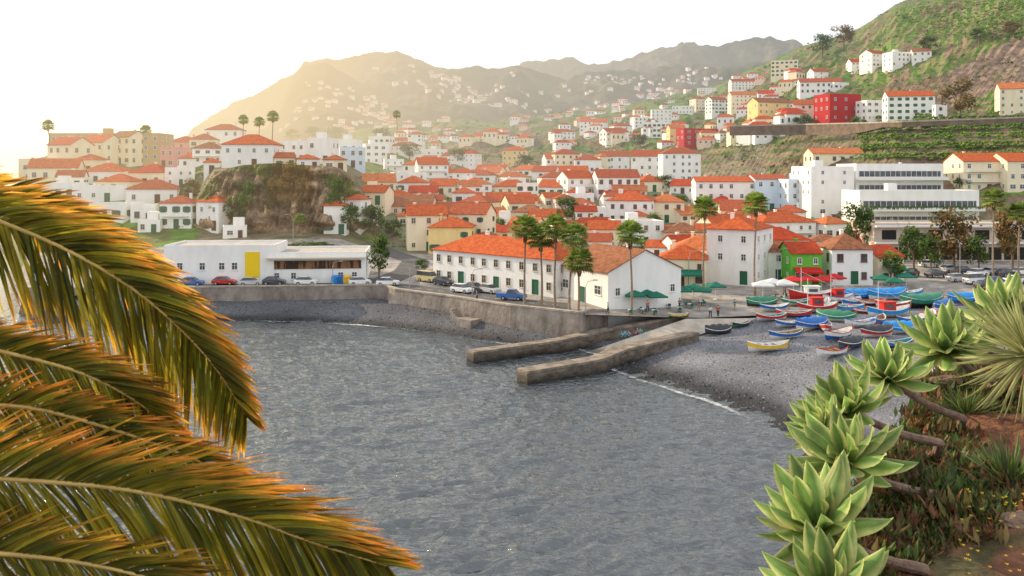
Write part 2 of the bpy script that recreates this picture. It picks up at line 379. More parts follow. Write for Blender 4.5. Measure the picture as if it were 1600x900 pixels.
def wallthing(name,pts,w,zb,zt,label,cat,cw=.2,ch=.25,mt=None,cm=None):
    e=empty(name,(pts[0][0],pts[0][1],zb[0]),0,label,cat)
    off=[(p[0]-pts[0][0],p[1]-pts[0][1]) for p in pts]; b0=zb[0]
    m=MB(); wallpath(m,off,w,[z-b0 for z in zb],[z-b0-ch for z in zt]); ob('wall',m.mesh('wall',mt or stone),e)
    m=MB(); wallpath(m,off,w+cw,[z-b0-ch+.003 for z in zt],[z-b0 for z in zt]); ob('coping',m.mesh('coping',cm or cop),e); return e
pc=mat('pier_top',(.32,.265,.21),(.15,.12,.095),scale=.7,rough=.9,bump=.05,bs=3,contrast=(.35,.6))
pier1=wallthing('pier',[(-5.5,116.5),(6.5,124.3),(14,129.3),(26,133.5)],1.8,[-2]*4,[1.6,1.7,2.4,3.75],'weathered stone pier with graffiti on its inner wall, the farther of the two','pier',.1,.3,cm=pc)
wallthing('pier',[(1.2,104.8),(10.5,111),(14.5,116.5),(25.5,124.5)],2.1,[-2]*4,[1.7,1.85,2.1,2.7],'weathered stone pier ending nearest the camera in open water','pier',.1,.3,cm=pc)
gc=[(.1,.45,.6),(.6,.15,.25),(.2,.35,.6),(.65,.6,.5),(.15,.5,.4)]; gmt=mat('spray_paint',(0,0,0),vcol=True,scale=2)
dv=V((12,4.2,0)).normalized(); nv=V((dv.y,-dv.x,0))
for k in range(22):
    t=R.uniform(.0,1); p0=V((14,129.3,0)).lerp(V((26,133.5,0)),t)+nv*.93; z=lerp(1.5,2.6,t)+R.uniform(-.3,.25); pts=[]
    a=R.uniform(0,6); gm=MB()
    for q in range(9): pts.append(p0+dv*(q*.13+.15*math.sin(q*2+a))+V((0,0,z+.28*math.sin(q*1.6+a))))
    rows=[[u-V((0,0,.07)) for u in pts],[u+V((0,0,.07)) for u in pts]]; gm.grid(rows,0,[[gc[k%5]]*9]*2)
    ob('graffiti',gm.mesh('graffiti',gmt),pier1,loc=(5.5,-116.5,2))
swp=[]
for px in (150,320,450,600,620,700,800,905): y=Y0(px)-.2; swp.append(((px-800)/F*y,y))
swp+=[(11.3,130.5),(14,132.5)]
sw=wallthing('sea_wall',swp,.8,[-1]*10,[5.1]*8+[5.0,4.7],'long brown stone sea wall curving along the promenade above the dark beach','wall',.15,.25,mt=stone2)
m=MB()
for k in range(9): m.box(k*.38,-1.2,-1,k*.38+.38,0,3.4-k*.36)
p=P(712,500,142.6); ob('steps',m.mesh('steps',stone2),sw,loc=(p.x-swp[0][0],p.y-.3-swp[0][1],.9),rz=-.75)
m=MB(); m.box(-1.8,-2.2,-1,1.8,0,2.6); p=P(735,500,140.2); ob('buttress',m.mesh('buttress',stone2),sw,loc=(p.x-swp[0][0]+.4,p.y-.6-swp[0][1],.6),rz=-.75)
p=P(612,500,156.5); m=MB(); m.face([(0,0,0),(10,-4.,0),(10,-4.,2.),(0,0,5.2)]).face([(0,-1.5,0),(10,-5.5,0),(10,-5.5,2.),(0,-1.5,5.2)]).face([(0,-1.5,5.2),(10,-5.5,2.),(10,-4,2.),(0,0,5.2)]).face([(0,-1.5,0),(0,0,0),(0,0,5.2),(0,-1.5,5.2)]); ob('ramp',m.mesh('ramp',cop),sw,loc=(p.x-swp[0][0],p.y-2.5-swp[0][1],.3))
# ---------- houses
WC={'w':('white',(.87,.85,.81),(.76,.73,.68)),'c':('cream',(.85,.74,.54),(.74,.62,.44)),'y':('yellow',(.82,.61,.27),(.70,.50,.22)),'o':('ochre',(.55,.36,.18),(.45,.29,.15)),'p':('pink',(.78,.34,.30),(.66,.29,.26)),'r':('dark red',(.46,.02,.02),(.36,.02,.02)),'b':('pale blue',(.62,.72,.82),(.55,.64,.74)),'g':('bright green',(.15,.50,.06),(.11,.42,.05)),'n':('beige concrete',(.56,.46,.37),(.42,.35,.28)),'k':('pale pink',(.80,.60,.50),(.72,.52,.43))}
def wmat(k): n,a,b_=WC[k]; return mat(n.replace(' ','_')+'_plaster',a,b_,scale=.5,rough=.9,stretch=(1,1,.3),bump=.02,bs=2,contrast=(.42,.75))
RM=[mat('orange_tiles',(.62,.14,.042),(.38,.08,.033),scale=1.3,rough=.95,spec=.1,stripe=1.25,bump=.05,bs=3),mat('red_tiles',(.54,.08,.032),(.33,.055,.028),scale=1.1,rough=.95,spec=.1,stripe=1.25,bump=.05,bs=3),mat('weathered_tiles',(.42,.16,.08),(.20,.095,.055),scale=1.2,rough=.95,spec=.1,stripe=1.25,bump=.06,bs=3),mat('pale_orange_tiles',(.66,.20,.075),(.42,.13,.05),scale=.9,rough=.95,spec=.1,stripe=1.25,bump=.05,bs=3),mat('terracotta_tiles',(.52,.125,.055),(.29,.08,.04),scale=1.6,rough=.95,spec=.1,stripe=1.25,bump=.06,bs=3)]
flatm=mat('flat_roof_screed',(.50,.45,.39),(.36,.32,.28),scale=.6,rough=.9)
glass=mat('window_glass',(.025,.03,.033),(.10,.11,.12),scale=.9,rough=.15,spec=.6)
FR=[mat('white_frame',(.78,.76,.72)),mat('green_frame',(.05,.15,.08)),mat('brown_frame',(.20,.10,.05)),mat('sand_frame',(.60,.52,.40))]
doorm=[mat('brown_door',(.12,.06,.03)),mat('green_door',(.03,.12,.06)),mat('yellow_door',(.85,.58,.02))]
def ring(m,w,h,t,y0,y1,mi=0):
    m.box(-w/2-t,y0,-t,w/2+t,y1,0,mi); m.box(-w/2-t,y0,h,w/2+t,y1,h+t,mi); m.box(-w/2-t,y0,0,-w/2,y1,h,mi); m.box(w/2,y0,0,w/2+t,y1,h,mi); m.box(-.03,y0*.6,0,.03,y1,h,mi); m.box(-w/2,y0*.6,h*.6,w/2,y1,h*.6+.05,mi)
WM={}
def winmesh(fi,comb,wd=0):
    k_=(fi,comb,wd)
    if k_ in WM: return WM[k_]
    w,h=((.9,1.2),(1.5,1.15),(.7,1.0))[wd]; a=MB(); a.box(-w/2,-.03,0,w/2,.05,h); f=MB(); ring(f,w,h,.10,-.09,.05)
    f.box(-w/2-.16,-.16,-.18,w/2+.16,.05,-.10)
    sh=fi==1
    if sh: f.box(-w/2-.46,-.08,0,-w/2-.11,.02,h); f.box(w/2+.11,-.08,0,w/2+.46,.02,h)
    if comb:
        ring(a,w,h,.10,-.09,.05,1)
        if sh: a.box(-w/2-.46,-.08,0,-w/2-.11,.02,h,1); a.box(w/2+.11,-.08,0,w/2+.46,.02,h,1)
        r=(a.mesh('window',[glass,FR[fi]]),None)
    else: r=(a.mesh('window',glass),f.mesh('frame',FR[fi]))
    WM[k_]=r; return r
DM={}
def doormesh(i):
    if i not in DM: a=MB(); a.box(-.5,-.05,0,.5,.05,2.1); a.box(-.62,-.09,0,-.5,.05,2.22); a.box(.5,-.09,0,.62,.05,2.22); a.box(-.5,-.09,2.1,.5,.05,2.22); DM[i]=a.mesh('door',doorm[i])
    return DM[i]
def house(A,B,dep,h,wall,roof,rh,label,cat='house',floors=None,nw=None,ri=None,fi=None,name='house',found=None,door=True,balc=False,chim=True,wins=True,group=None):
    A=V(A);B=V(B); d=(B-A); W=math.hypot(d.x,d.y); rz=math.atan2(d.y,d.x); c=(A+B)/2
    e=empty(name,(c.x,c.y,c.z),rz,label,cat,group)
    if found is None: found=3
    try: found=max(found,c.z-gz(c.x,c.y)+1.5)
    except Exception: pass
    found=min(found,14); far=c.y>235
    ri=R.choice([0,0,1,3,4,4,2]) if ri is None else ri; fi=R.choice([0,0,0,3,3,1,2]) if fi is None else fi
    m=MB(); hw=W/2; wm_=wmat(wall)
    m.box(-hw,0,-found,hw,dep,h)
    if roof=='g':
        for x in(-hw,hw):
            q=[(x,0,h),(x,dep,h),(x,dep/2,h+rh)]; m.face(q if x>0 else q[::-1])
    if roof=='f':
        for b_ in((-hw,0,hw,.2),(-hw,dep-.2,hw,dep),(-hw,.2,-hw+.2,dep-.2),(hw-.2,.2,hw,dep-.2)): m.box(b_[0],b_[1],h,b_[2],b_[3],h+.45)
    ob('wall',m.mesh('wall',wm_),e)
    m=MB(); o=.35; zt=h+.02; th=.14
    if roof=='g':
        k=rh/(dep/2)
        for s in(0,1):
            y0=-o if s==0 else dep+o; z0=zt-o*k; pts=[(-hw-o*.7,y0,z0),(hw+o*.7,y0,z0),(hw+o*.7,dep/2,zt+rh),(-hw-o*.7,dep/2,zt+rh)]
            up=[(x,y,z+th) for x,y,z in pts]; m.face(up if s==0 else up[::-1]); m.face(pts[::-1] if s==0 else pts)
            m.face([pts[0],pts[1],up[1],up[0]]); m.face([pts[1],pts[2],up[2],up[1]]); m.face([pts[3],pts[0],up[0],up[3]])
    elif roof=='h':
        z0=zt; x0,x1,y0,y1=-hw-o,hw+o,-o,dep+o; lx,ly=x1-x0,y1-y0
        if lx>=ly: r0,r1=(x0+ly/2,(y0+y1)/2,zt+rh),(x1-ly/2,(y0+y1)/2,zt+rh)
        else: r0,r1=((x0+x1)/2,y0+lx/2,zt+rh),((x0+x1)/2,y1-lx/2,zt+rh)
        a,b_,c_,d_=(x0,y0,z0+th),(x1,y0,z0+th),(x1,y1,z0+th),(x0,y1,z0+th)
        if lx>=ly: m.face([a,b_,r1,r0]).face([b_,c_,r1]).face([c_,d_,r0,r1]).face([d_,a,r0])
        else: m.face([a,b_,r0]).face([b_,c_,r1,r0]).face([c_,d_,r1]).face([d_,a,r0,r1])
        m.box(x0,y0,z0,x1,y1,z0+th-.003)
    else:
        m.box(-hw+.21,.21,h+.003,hw-.21,dep-.21,h+.1)
    rf=ob('roof',m.mesh('roof',flatm if roof=='f' else RM[ri]),e)
    if roof=='f' and W>5 and R.random()<.5:
        x=R.uniform(-.2,.2)*W; m=MB(); m.box(x-1.3,dep*.4,h+.1,x+1.3,dep*.4+2.4,h+2.3); ob('roof_hut',m.mesh('roof_hut',wm_),rf)
    elif chim and W>5:
        m=MB(); x=R.uniform(-.3,.3)*W; y=dep*.62; z1=h+(rh if roof!='f' else .3)+.5; m.box(x-.3,y-.3,h+.15,x+.3,y+.3,z1); m.box(x-.4,y-.4,z1,x+.4,y+.4,z1+.12); ob('chimney',m.mesh('chimney',wm_),rf)
    if not wins: return e
    floors=floors or max(1,round(h/2.9)); fh=h/floors; nw=nw or max(1,round(W/3.1)); s=max(.6,min(1.1,fh/2.9)); wd=R.choice([0,0,1,2]) if nw<6 else 0; wmsh=winmesh(fi,far,wd); wms2=winmesh(fi,far,R.choice([0,1,2]) if nw<6 else 0)
    def win(x,y,z,a,q=wmsh):
        w=ob('window',q[0],e,(x,y,z),a,s)
        if q[1]: ob('frame',q[1],w)
    dk=nw//2 if door else -1; jit=[R.uniform(-.4,.4) for _ in range(nw)] if nw<6 else [R.uniform(-.12,.12) for _ in range(nw)]
    for f in range(floors):
        for k in range(nw):
            x=-hw+W*(k+.5)/nw+jit[k]; z=f*fh+fh*.33
            if f==0 and k==dk and c.y<330: ob('door',doormesh(R.choice([0,0,1])),e,(x,0,0),0,s); continue
            if f==0 and nw>=9 and k in(2,8): ob('door',doormesh(1),e,(x,0,0),0,s*1.1); continue
            if 1<nw<9 and R.random()<.16: continue
            win(x,0,z,0,wms2 if f==0 else wmsh)
    cam=V((-c.x,-c.y)); sx=V((math.cos(rz),math.sin(rz)))
    for sg in(-1,1):
        if (sx*sg).dot(cam.normalized())>.07:
            ns=max(1,round(dep/4))
            for f in range(floors):
                for k in range(ns):
                    if R.random()<.85: win(sg*hw,dep*(k+.5)/ns,f*fh+fh*.33,math.pi/2*sg)
    if balc and floors>1:
        for f in range(1,floors):
            m=MB(); z=f*fh-.1; m.box(-hw*.85,-1.1,z,hw*.85,-.01,z+.14); m.box(-hw*.85,-1.1,z+.9,hw*.85,-1.04,z+.98)
            k=-hw*.85
            while k<hw*.85: m.box(k,-1.09,z+.14,k+.05,-1.05,z+.9); k+=.35
            ob('balcony',m.mesh('balcony',FR[0]),e)
    return e
RD={'h':'hipped roof','g':'pitched roof','f':'flat roof'}
def hrow(desc,spec):
    it=[]
    for s in spec.split(';'):
        q=s.split()
        if len(q)<6: continue
        Y=float(q[6][1:]) if len(q)>6 else None; x0,x1,yb,ye=map(float,q[:4]); it.append((x0,x1,yb,ye,q[4],q[5],Y))
    it.sort(key=lambda a:a[0]+a[1])
    for i,(x0,x1,yb,ye,w,r,Y) in enumerate(it):
        xc=(x0+x1)/2
        p=P(xc,yb,Y) if Y else hit(xc,yb)
        if p is None: p=P(xc,yb,320 if xc<500 else 1000)
        elif not Y: p=P(xc,yb,p.y)
        Y=p.y; W=(x1-x0)*Y/F; h=max(2.3,(yb-ye)*Y/F); yaw=R.uniform(-.45,.45); dep=max(5,min(W*.85,10,)); W*=.98/(math.cos(yaw)+abs(math.sin(yaw))*dep/W*.3); dv=V((math.cos(yaw),math.sin(yaw),0))*W/2
        col=WC[w][0]; fl=max(1,round(h/2.9)); n={1:'single-storey',2:'two-storey',3:'three-storey'}.get(fl,'tall')
        rh=min(2.6,dep*.27)
        house(p-dv,p+dv,dep,h,w,r,rh,f"{col} {n} house, {RD[r]}, {ordn(i)} from left {desc}",balc=(R.random()<.25 and Y<420),found=4)
hrow('along the skyline of the left headland','30 72 272 250 c f;66 118 262 226 c g;118 168 256 222 c g;166 208 258 214 c g;222 277 262 232 p f;262 306 248 222 p h;300 346 256 232 w h;296 340 232 218 c h @330;320 376 216 203 w h @350;436 480 254 222 w f;478 520 256 218 w f;530 572 262 232 b f;570 606 256 226 w f;520 560 240 220 w f @300')
hrow('in the second row down the left headland','45 120 284 262 c g;108 150 272 250 c h;128 190 290 268 w h;196 258 292 270 c h;258 304 290 264 w f;280 335 262 248 w h;88 130 296 276 w g')
hrow('in the third row down the left headland','60 118 312 288 w f;116 196 316 292 w f;198 276 318 296 w h;150 205 302 284 c h')
hrow('in the lowest row of the headland','130 200 345 320 w f;204 242 348 322 w f;248 300 357 318 w h;300 348 360 316 w h;215 250 364 346 w f;348 386 372 356 w f')
hrow('packed along the edge of the cliff top','428 462 264 246 c g @240;464 500 265 249 w h @240;504 540 268 250 c h @240;318 344 272 254 w h @240')
hrow('between rocky cliff and old town','505 540 366 322 w h;536 566 360 312 w h;566 620 298 284 c g;560 604 320 300 c g;590 676 338 322 k g;620 668 302 286 w h;570 592 350 328 w f;600 640 322 306 c h')
hrow('up the valley behind the rocky cliff','606 650 244 228 w h;560 600 246 226 b f;625 668 280 258 w h;672 722 286 270 w h;650 700 262 250 w h;650 690 244 234 w f;600 632 268 250 w f;636 660 222 210 w h @600;740 780 222 212 c g;575 610 225 214 w f @500;690 720 255 244 w h;612 640 232 220 c g')
hrow('in the upper rows of the old town','668 712 306 290 c g;706 744 320 302 w h;722 770 302 288 w h;738 832 328 314 c g;772 835 306 292 c h;715 770 286 274 w h;775 830 288 277 c h;838 886 308 292 w g;845 900 288 278 w h;885 930 322 304 w f;740 790 276 266 c g;796 850 276 266 w h;850 880 326 308 c g')
hrow('in the middle rows of the old town','620 684 354 338 c h;686 742 348 330 y g;744 795 352 337 c g;738 785 368 354 c h;796 850 348 332 c h;898 948 348 326 w f;880 925 336 320 w h;945 1018 350 314 w h;1016 1070 348 316 c h;1125 1195 350 328 c g;1070 1125 352 336 c g;850 895 352 338 w g;790 840 368 352 c g;1205 1255 352 332 w h;640 690 330 318 c g;950 1010 326 312 w g')
hrow('in the row just behind the waterfront','635 700 392 336 c g;698 762 388 334 c g;668 738 398 356 y h;740 792 396 374 c h;790 838 392 362 c g;868 920 388 358 c g;918 970 390 358 c g;966 1040 384 348 w f;1040 1105 388 364 c h;1185 1282 380 348 w h;1285 1335 376 350 w h;1110 1180 376 352 c g;1265 1315 404 378 w h;1320 1372 402 376 c g;1050 1100 408 380 w g')
hrow('of the stepped terrace above the old town','852 896 268 248 w g;897 940 270 250 w h;940 984 266 244 w g;985 1034 280 244 w g;1035 1096 284 240 w h;884 932 306 278 w g;932 1002 308 277 w g;1046 1088 304 290 w g;1000 1046 300 284 c h')
hrow('on the slope below the green hill','905 950 206 190 w g;945 985 222 206 w g;990 1018 200 184 w f;1018 1050 194 172 w f;1046 1072 226 200 y g;1085 1108 172 156 c f;1110 1140 178 156 w g;1142 1182 172 148 c g;1142 1196 140 127 w g;1050 1082 178 166 w f;1004 1048 216 192 w f;958 990 210 197 w h;1184 1210 162 146 w g;860 900 218 206 w h;1090 1120 148 138 w f')
hrow('above the right hill retaining wall','1180 1240 190 160 y g;1241 1288 190 163 c g;1352 1388 189 158 w f;1388 1460 189 150 w g;1564 1612 180 138 c g;1250 1316 147 128 w g;1205 1246 120 95 c f;1330 1358 108 97 w g;1358 1392 105 84 w g;1392 1425 104 82 w f;1426 1455 97 80 w g;1462 1480 187 165 w f;1300 1330 140 130 w f;1270 1296 124 112 w g')
sp=[]; R2=random.Random(5)
for py,xa,xb in ((284,640,850),(296,600,900),(314,560,960),(334,640,1120),(358,690,1180),(378,760,1200),(400,900,1060),(262,700,1000)):
    x=xa+R2.uniform(0,20)
    while x<xb:
        w=R2.uniform(30,56); sp.append(f"{x:.0f} {x+w:.0f} {py+R2.uniform(-6,6):.0f} {py-R2.uniform(12,28):.0f} {R2.choice('wwwwccyk')} {R2.choice('hhggf')}"); x+=w+R2.uniform(15,52)
hrow('among the smaller infill houses',';'.join(sp))
def px2(a,b,z=4.8): return PZ(*a,z),PZ(*b,z)
e_info={}
def hh(x0,x1,yb,ye,dep,w,r,rh,label,yaw=0,Y=None,**k):
    Y=Y or hit((x0+x1)/2,yb).y; p=P((x0+x1)/2,yb,Y); W=(x1-x0)*Y/F; dv=V((math.cos(yaw),math.sin(yaw),0))*W/2
    e=house(p-dv,p+dv,dep,(yb-ye)*Y/F,w,r,rh,label,found=6,**k); e_info[e.name]=(W,(yb-ye)*Y/F); return e
hh(76,250,252,210,12,'o','f',1,'long ochre flat-roofed hotel block on the left headland skyline',cat='hotel',name='hotel')
hh(346,426,262,226,11,'w','h',3,'white villa with large orange hipped roof standing on the cliff edge',ri=0)
hh(1292,1350,190,148,12,'r','f',1,'tall dark red house with white windows above the long retaining wall',cat='building',name='apartment_building',yaw=.3,fi=0,nw=3,floors=3)
hh(1066,1126,228,202,10,'r','f',1,'red block with white windows beside the terraced fields',cat='building',name='apartment_building',yaw=.3,fi=0,nw=4)
hh(1088,1182,330,284,12,'w','g',1.5,'long white apartment building with orange roof and white-framed windows',cat='building',name='apartment_building',yaw=-.08,ri=0,fi=0)
hh(1180,1230,330,280,12,'b','g',1.4,'narrow pale blue block between two larger blocks',cat='building',name='apartment_building',yaw=0,fi=0)
hh(1230,1302,332,282,14,'b','f',1,'wide pale blue flat-roofed block beside the white hotel',cat='building',name='apartment_building',yaw=.15,nw=3,fi=0)
hh(1266,1336,338,262,14,'w','f',1,'white flat-roofed hotel wing with few windows at its left end',cat='hotel',name='hotel',yaw=.1,nw=2,fi=0)
def bands(e,zs,pl_=True):
    W,h=e_info[e.name]; hw=W/2
    for z0,z1 in zs:
        ob('glazing',MB().box(-hw+.8,-.06,z0,hw-.8,.05,z1).mesh('glazing',glass),e); x=-hw+.8
        m=MB()
        while x<hw-.8: m.box(x,-.14,z0,x+.1,-.061,z1); x+=1.6
        ob('mullion',m.mesh('mullion',FR[0]),e)['kind']='stuff'
        ob('terrace',MB().box(-hw-.3,-2.6,z0-.5,hw+.3,-.01,z0-.22).box(-hw-.3,-2.6,z0-.22,hw+.3,-2.5,z0+.55).mesh('terrace',FR[0]),e)
        if pl_:
            m=MB()
            for q in range(int(W*14)):
                x=R.uniform(-hw,hw); g=R.uniform(.6,1.5); l=R.uniform(.2,.7); a=R.uniform(-.5,.5); m.face([(x-.14,-2.65,z0+.5),(x+.14,-2.7,z0+.5),(x+a*l,-2.75,z0+.5+l*R.choice([1,1,-1]))],0,(.09*g,.16*g,.03*g))
            ob('hanging_plants',m.mesh('hanging_plants',mat('foliage',(0,0,0),vcol=True,scale=.6,rough=.7,trans=.35)),e)
g1=hh(1336,1476,306,258,14,'w','f',1,'white hotel slab with a long band of glass windows',cat='hotel',name='hotel',yaw=.06,wins=False); bands(g1,[(1.2,3.2),(5.2,7.4)],False)
hh(1270,1350,256,240,10,'c','g',2,'low cream house with orange roof standing above the white hotel',ri=3)
g2=hh(1342,1532,358,300,12,'w','f',1,'white hotel terrace building with planted balconies above the parking building',cat='hotel',name='hotel',yaw=.04,wins=False); bands(g2,[(1.3,3.4),(5.4,7.6)])
hh(1505,1572,300,252,12,'c','g',2.5,'cream hotel house with orange roof, left of a pair at the right edge',cat='hotel',name='hotel',ri=0,balc=True)
hh(1574,1640,300,252,12,'c','g',2.5,'cream hotel house with orange roof, cut by the right edge',cat='hotel',name='hotel',ri=0)
cp=hh(1366,1660,408,352,14,'n','f',1,'beige parking building with dark openings and ledges below the hotel',cat='building',name='parking_building',wins=False,chim=False)
dko=mat('dark_opening',(.02,.018,.015)); ome=MB().box(0,-.05,.3,2.9,.1,3.1).mesh('opening',dko)
for k in range(12): ob('opening',ome,cp,(-20+k*3.5,0,0))
for k in range(8): ob('opening',ome,cp,(-19.3+k*5.2,0,4.6),0,(1.1,1,.75))
ob('ledge',MB().box(-21,-.9,3.9,21,-.06,4.3).mesh('ledge',FR[0]),cp); ob('ledge',MB().box(-21,-1.2,7.6,21,-.06,8.0).mesh('ledge',FR[0]),cp)
A,B=px2((677,440),(868,464)); house(A,B,11,5.9,'w','h',2.9,'long white two-storey waterfront building with orange hipped roof and many small windows',cat='building',name='waterfront_building',floors=2,nw=10,ri=0,fi=3)
A,B=px2((873,463),(950,481),4.6); house(A,B,14,5.3,'w','g',3.1,'white gabled warehouse with weathered brown roof beside the promenade palms',cat='building',name='warehouse',floors=1,nw=3,ri=2,fi=0)
A,B=px2((1104,441),(1180,446)); house(A,B,12,9.8,'w','h',2.2,'tall white house with orange hipped roof rising behind the waterfront cafes',floors=3,nw=2,ri=0,fi=0)
A,B=px2((1030,447),(1104,449)); h4=house(A,B,9,4.8,'c','h',2.4,'cream restaurant house with orange roof and green awning',cat='restaurant',name='restaurant',ri=0,fi=2)
A,B=px2((1050,432),(1152,434)); house(A,B,10,5.2,'c','h',2.6,'wide cream building with orange hipped roof behind the restaurant awnings',ri=3,fi=0)
A,B=px2((1196,438),(1234,438)); house(A,B,8,5.4,'w','g',1.6,'small white house with dark tiled roof left of the bright green house',ri=2,fi=0)
A,B=px2((1236,444),(1284,444)); h5=house(A,B,8,5.6,'g','g',1.7,'bright green house with red tiled roof on the harbour square',ri=1,fi=0,floors=2,nw=2)
A,B=px2((1300,444),(1364,444)); house(A,B,8,6.2,'w','h',2.8,'white two-storey harbour house with weathered orange hipped roof and dark windows',ri=2,fi=2,floors=2,nw=3)
A,B=px2((1372,441),(1412,439)); h6=house(A,B,8,4.6,'c','g',1.8,'low restaurant with red tiled roof beside the parking building',cat='restaurant',name='restaurant',ri=1,fi=1)
A,B=px2((1186,424),(1265,424),5.2); house(A,B,9,6.2,'w','h',2.5,'white house with red roof behind the small harbour houses',ri=1)
A,B=px2((256,444),(428,443)); h1=house(A,B,12,6.6,'w','f',1,'plain white flat-roofed harbour building with a tall yellow door',cat='building',name='harbour_building',floors=1,nw=6,fi=2,chim=False,wins=False)
for x,z,s in((-7,2.6,1),(-3,2.6,1),(.5,2.6,1),(2.8,2.6,1)): w_=ob('window',winmesh(0,False)[0],h1,(x,0,z),0,s); ob('frame',winmesh(0,False)[1],w_)
m=MB(); m.box(-1.3,-.12,0,1.3,.05,4.6); ob('door',m.mesh('door',doorm[2]),h1,(6,0,1.2))['label']='tall bright yellow door'
A,B=px2((414,443),(572,441)); h2=house(A,B,14,5.2,'w','f',1,'low white building with a long band of brown shutters and roof terrace',cat='building',name='harbour_building',floors=1,nw=12,fi=2,chim=False,wins=False)
m=MB(); m.box(-8,-.14,2.6,8.2,-.02,4.1); ob('shutter_band',m.mesh('shutter_band',mat('brown_shutter',(.26,.13,.06),(.05,.03,.02),scale=1.2,contrast=(.48,.52),stretch=(1,1,.1))),h2)
m=MB(); m.box(-8.8,-1.2,4.5,9,-.01,4.7); ob('canopy',m.mesh('canopy',FR[3]),h2)
for x in(-7,-4,4.5,7): w_=ob('window',winmesh(0,False)[0],h2,(x,0,.8),0,.9); ob('frame',winmesh(0,False)[1],w_)
green=mat('green_canvas',(.02,.20,.13),(.02,.14,.09),scale=1,trans=.2); red=mat('red_canvas',(.7,.03,.03),(.55,.03,.03),scale=1,trans=.2); whc=mat('white_canvas',(.8,.81,.81),(.68,.7,.7),scale=1,trans=.2)
def awning(e,w,mt): m=MB(); m.face([(-w,-.05,3.1),(w,-.05,3.1),(w,-2.4,2.4),(-w,-2.4,2.4)]).face([(-w,-2.4,2.4),(w,-2.4,2.4),(w,-2.4,2.1),(-w,-2.4,2.1)]); ob('awning',m.mesh('awning',mt),e)
awning(h4,3.5,green); awning(h5,2.4,red); awning(h6,2.1,green)
# tiny houses: 296 as objects, the remainder as one mass
def farbox(m,w,d,h,q=None,k=0):
    t=q or (lambda x,y,z:(x,y,z)); n0=len(m.v)
    m.box(-w/2,-d/2,-5,w/2,d/2,h,0)
    a,b_,c,e=[(x*(w/2+.4),y*(d/2+.4),h+.02) for x,y in((-1,-1),(1,-1),(1,1),(-1,1))]; t0,t1=(-w/4,0,h+2.4),(w/4,0,h+2.4)
    m.face([a,b_,t1,t0],1+k).face([b_,c,t1],1+k).face([c,e,t0,t1],1+k).face([e,a,t0],1+k)
    for i in range(3): m.box(-w/2+1+i*w/3,-d/2-.06,h*.45,-w/2+2.2+i*w/3,-d/2,h*.75,2+(1 if q else 0))
    if q: m.v[n0:]=[q(*p) for p in m.v[n0:]]
tm=[]
for k in range(6):
    m=MB(); farbox(m,R.uniform(7,14),R.uniform(7,10),R.uniform(3.5,8)); tm.append(m.mesh('far_house',[wmat('wwwkcw'[k]),RM[k%4],glass]))
rest=MB(); cnt=[0]
def putfar(p,sc,lab,grp,keep):
    rz=R.uniform(-.7,.7)
    if keep and cnt[0]<296: cnt[0]+=1; tag(ob('far_house',R.choice(tm),None,p,rz,sc),lab,'house',grp)
    else:
        c,s_=math.cos(rz),math.sin(rz); farbox(rest,R.uniform(6,13),R.uniform(7,9),R.uniform(3.5,7),lambda x,y,z:(p.x+sc*(x*c-y*s_),p.y+sc*(x*s_+y*c),p.z+sc*z),R.choice([0,0,1]))
for k in range(190):
    px=R.uniform(590,1250); py=R.uniform(120,232); p=hit(px,py,420)
    if p is None or p.y>1240: continue
    putfar(p,R.uniform(.6,.92),'small pale house with tile roof scattered over the slope below the mountains','houses scattered over the middle slope',True)
def far(f,x0,x1,v0,v1,n,nk,lab,grp,sc=1.):
    for k in range(n):
        px=R.gauss((x0+x1)/2,(x1-x0)/4.0); v=R.uniform(v0,v1); putfar(f(px,v),R.uniform(.7,1.15)*sc,lab,grp,k<nk)
far(M1b,460,760,.1,.85,220,70,'tiny pale house scattered on the hazy slope below the dark left peak','houses scattered on the hazy left mountain',.7)
far(M3,860,1260,.2,.95,230,60,'tiny pale house scattered on the grey mountain to the right','houses scattered on the right mountain',.85)
far(M1,600,850,.45,.88,110,20,'tiny pale house high on the hazy middle ridge','houses scattered on the hazy middle ridge',.85)
tag(ob('far_village',rest.mesh('far_village',[wmat('w'),RM[0],RM[4],glass])),'mass of tiny hazy houses dotted over the far mountain slopes','houses',kind='stuff')
# retaining wall on the hill
pts=[];zb=[];zt=[]
for px in range(1140,1681,30):
    py=pl([(1140,196),(1350,191),(1600,182),(1700,178)],px); Yw=pl([(1140,400),(1250,395),(1400,335),(1600,325),(1700,325)],px)-4; pts.append(((px-800)/F*Yw,Yw)); z=H-(py-HY)/F*Yw; zt.append(z); zb.append(z-pl([(1140,4.5),(1330,5),(1380,2.2)],px))
wallthing('retaining_wall',pts,.8,zb,zt,'long dark stone retaining wall with pale coping below the hillside houses','wall',.3,.6,mt=mat('dark_wall_stone',(.22,.15,.11),(.12,.085,.065),scale=.4,rough=.9))
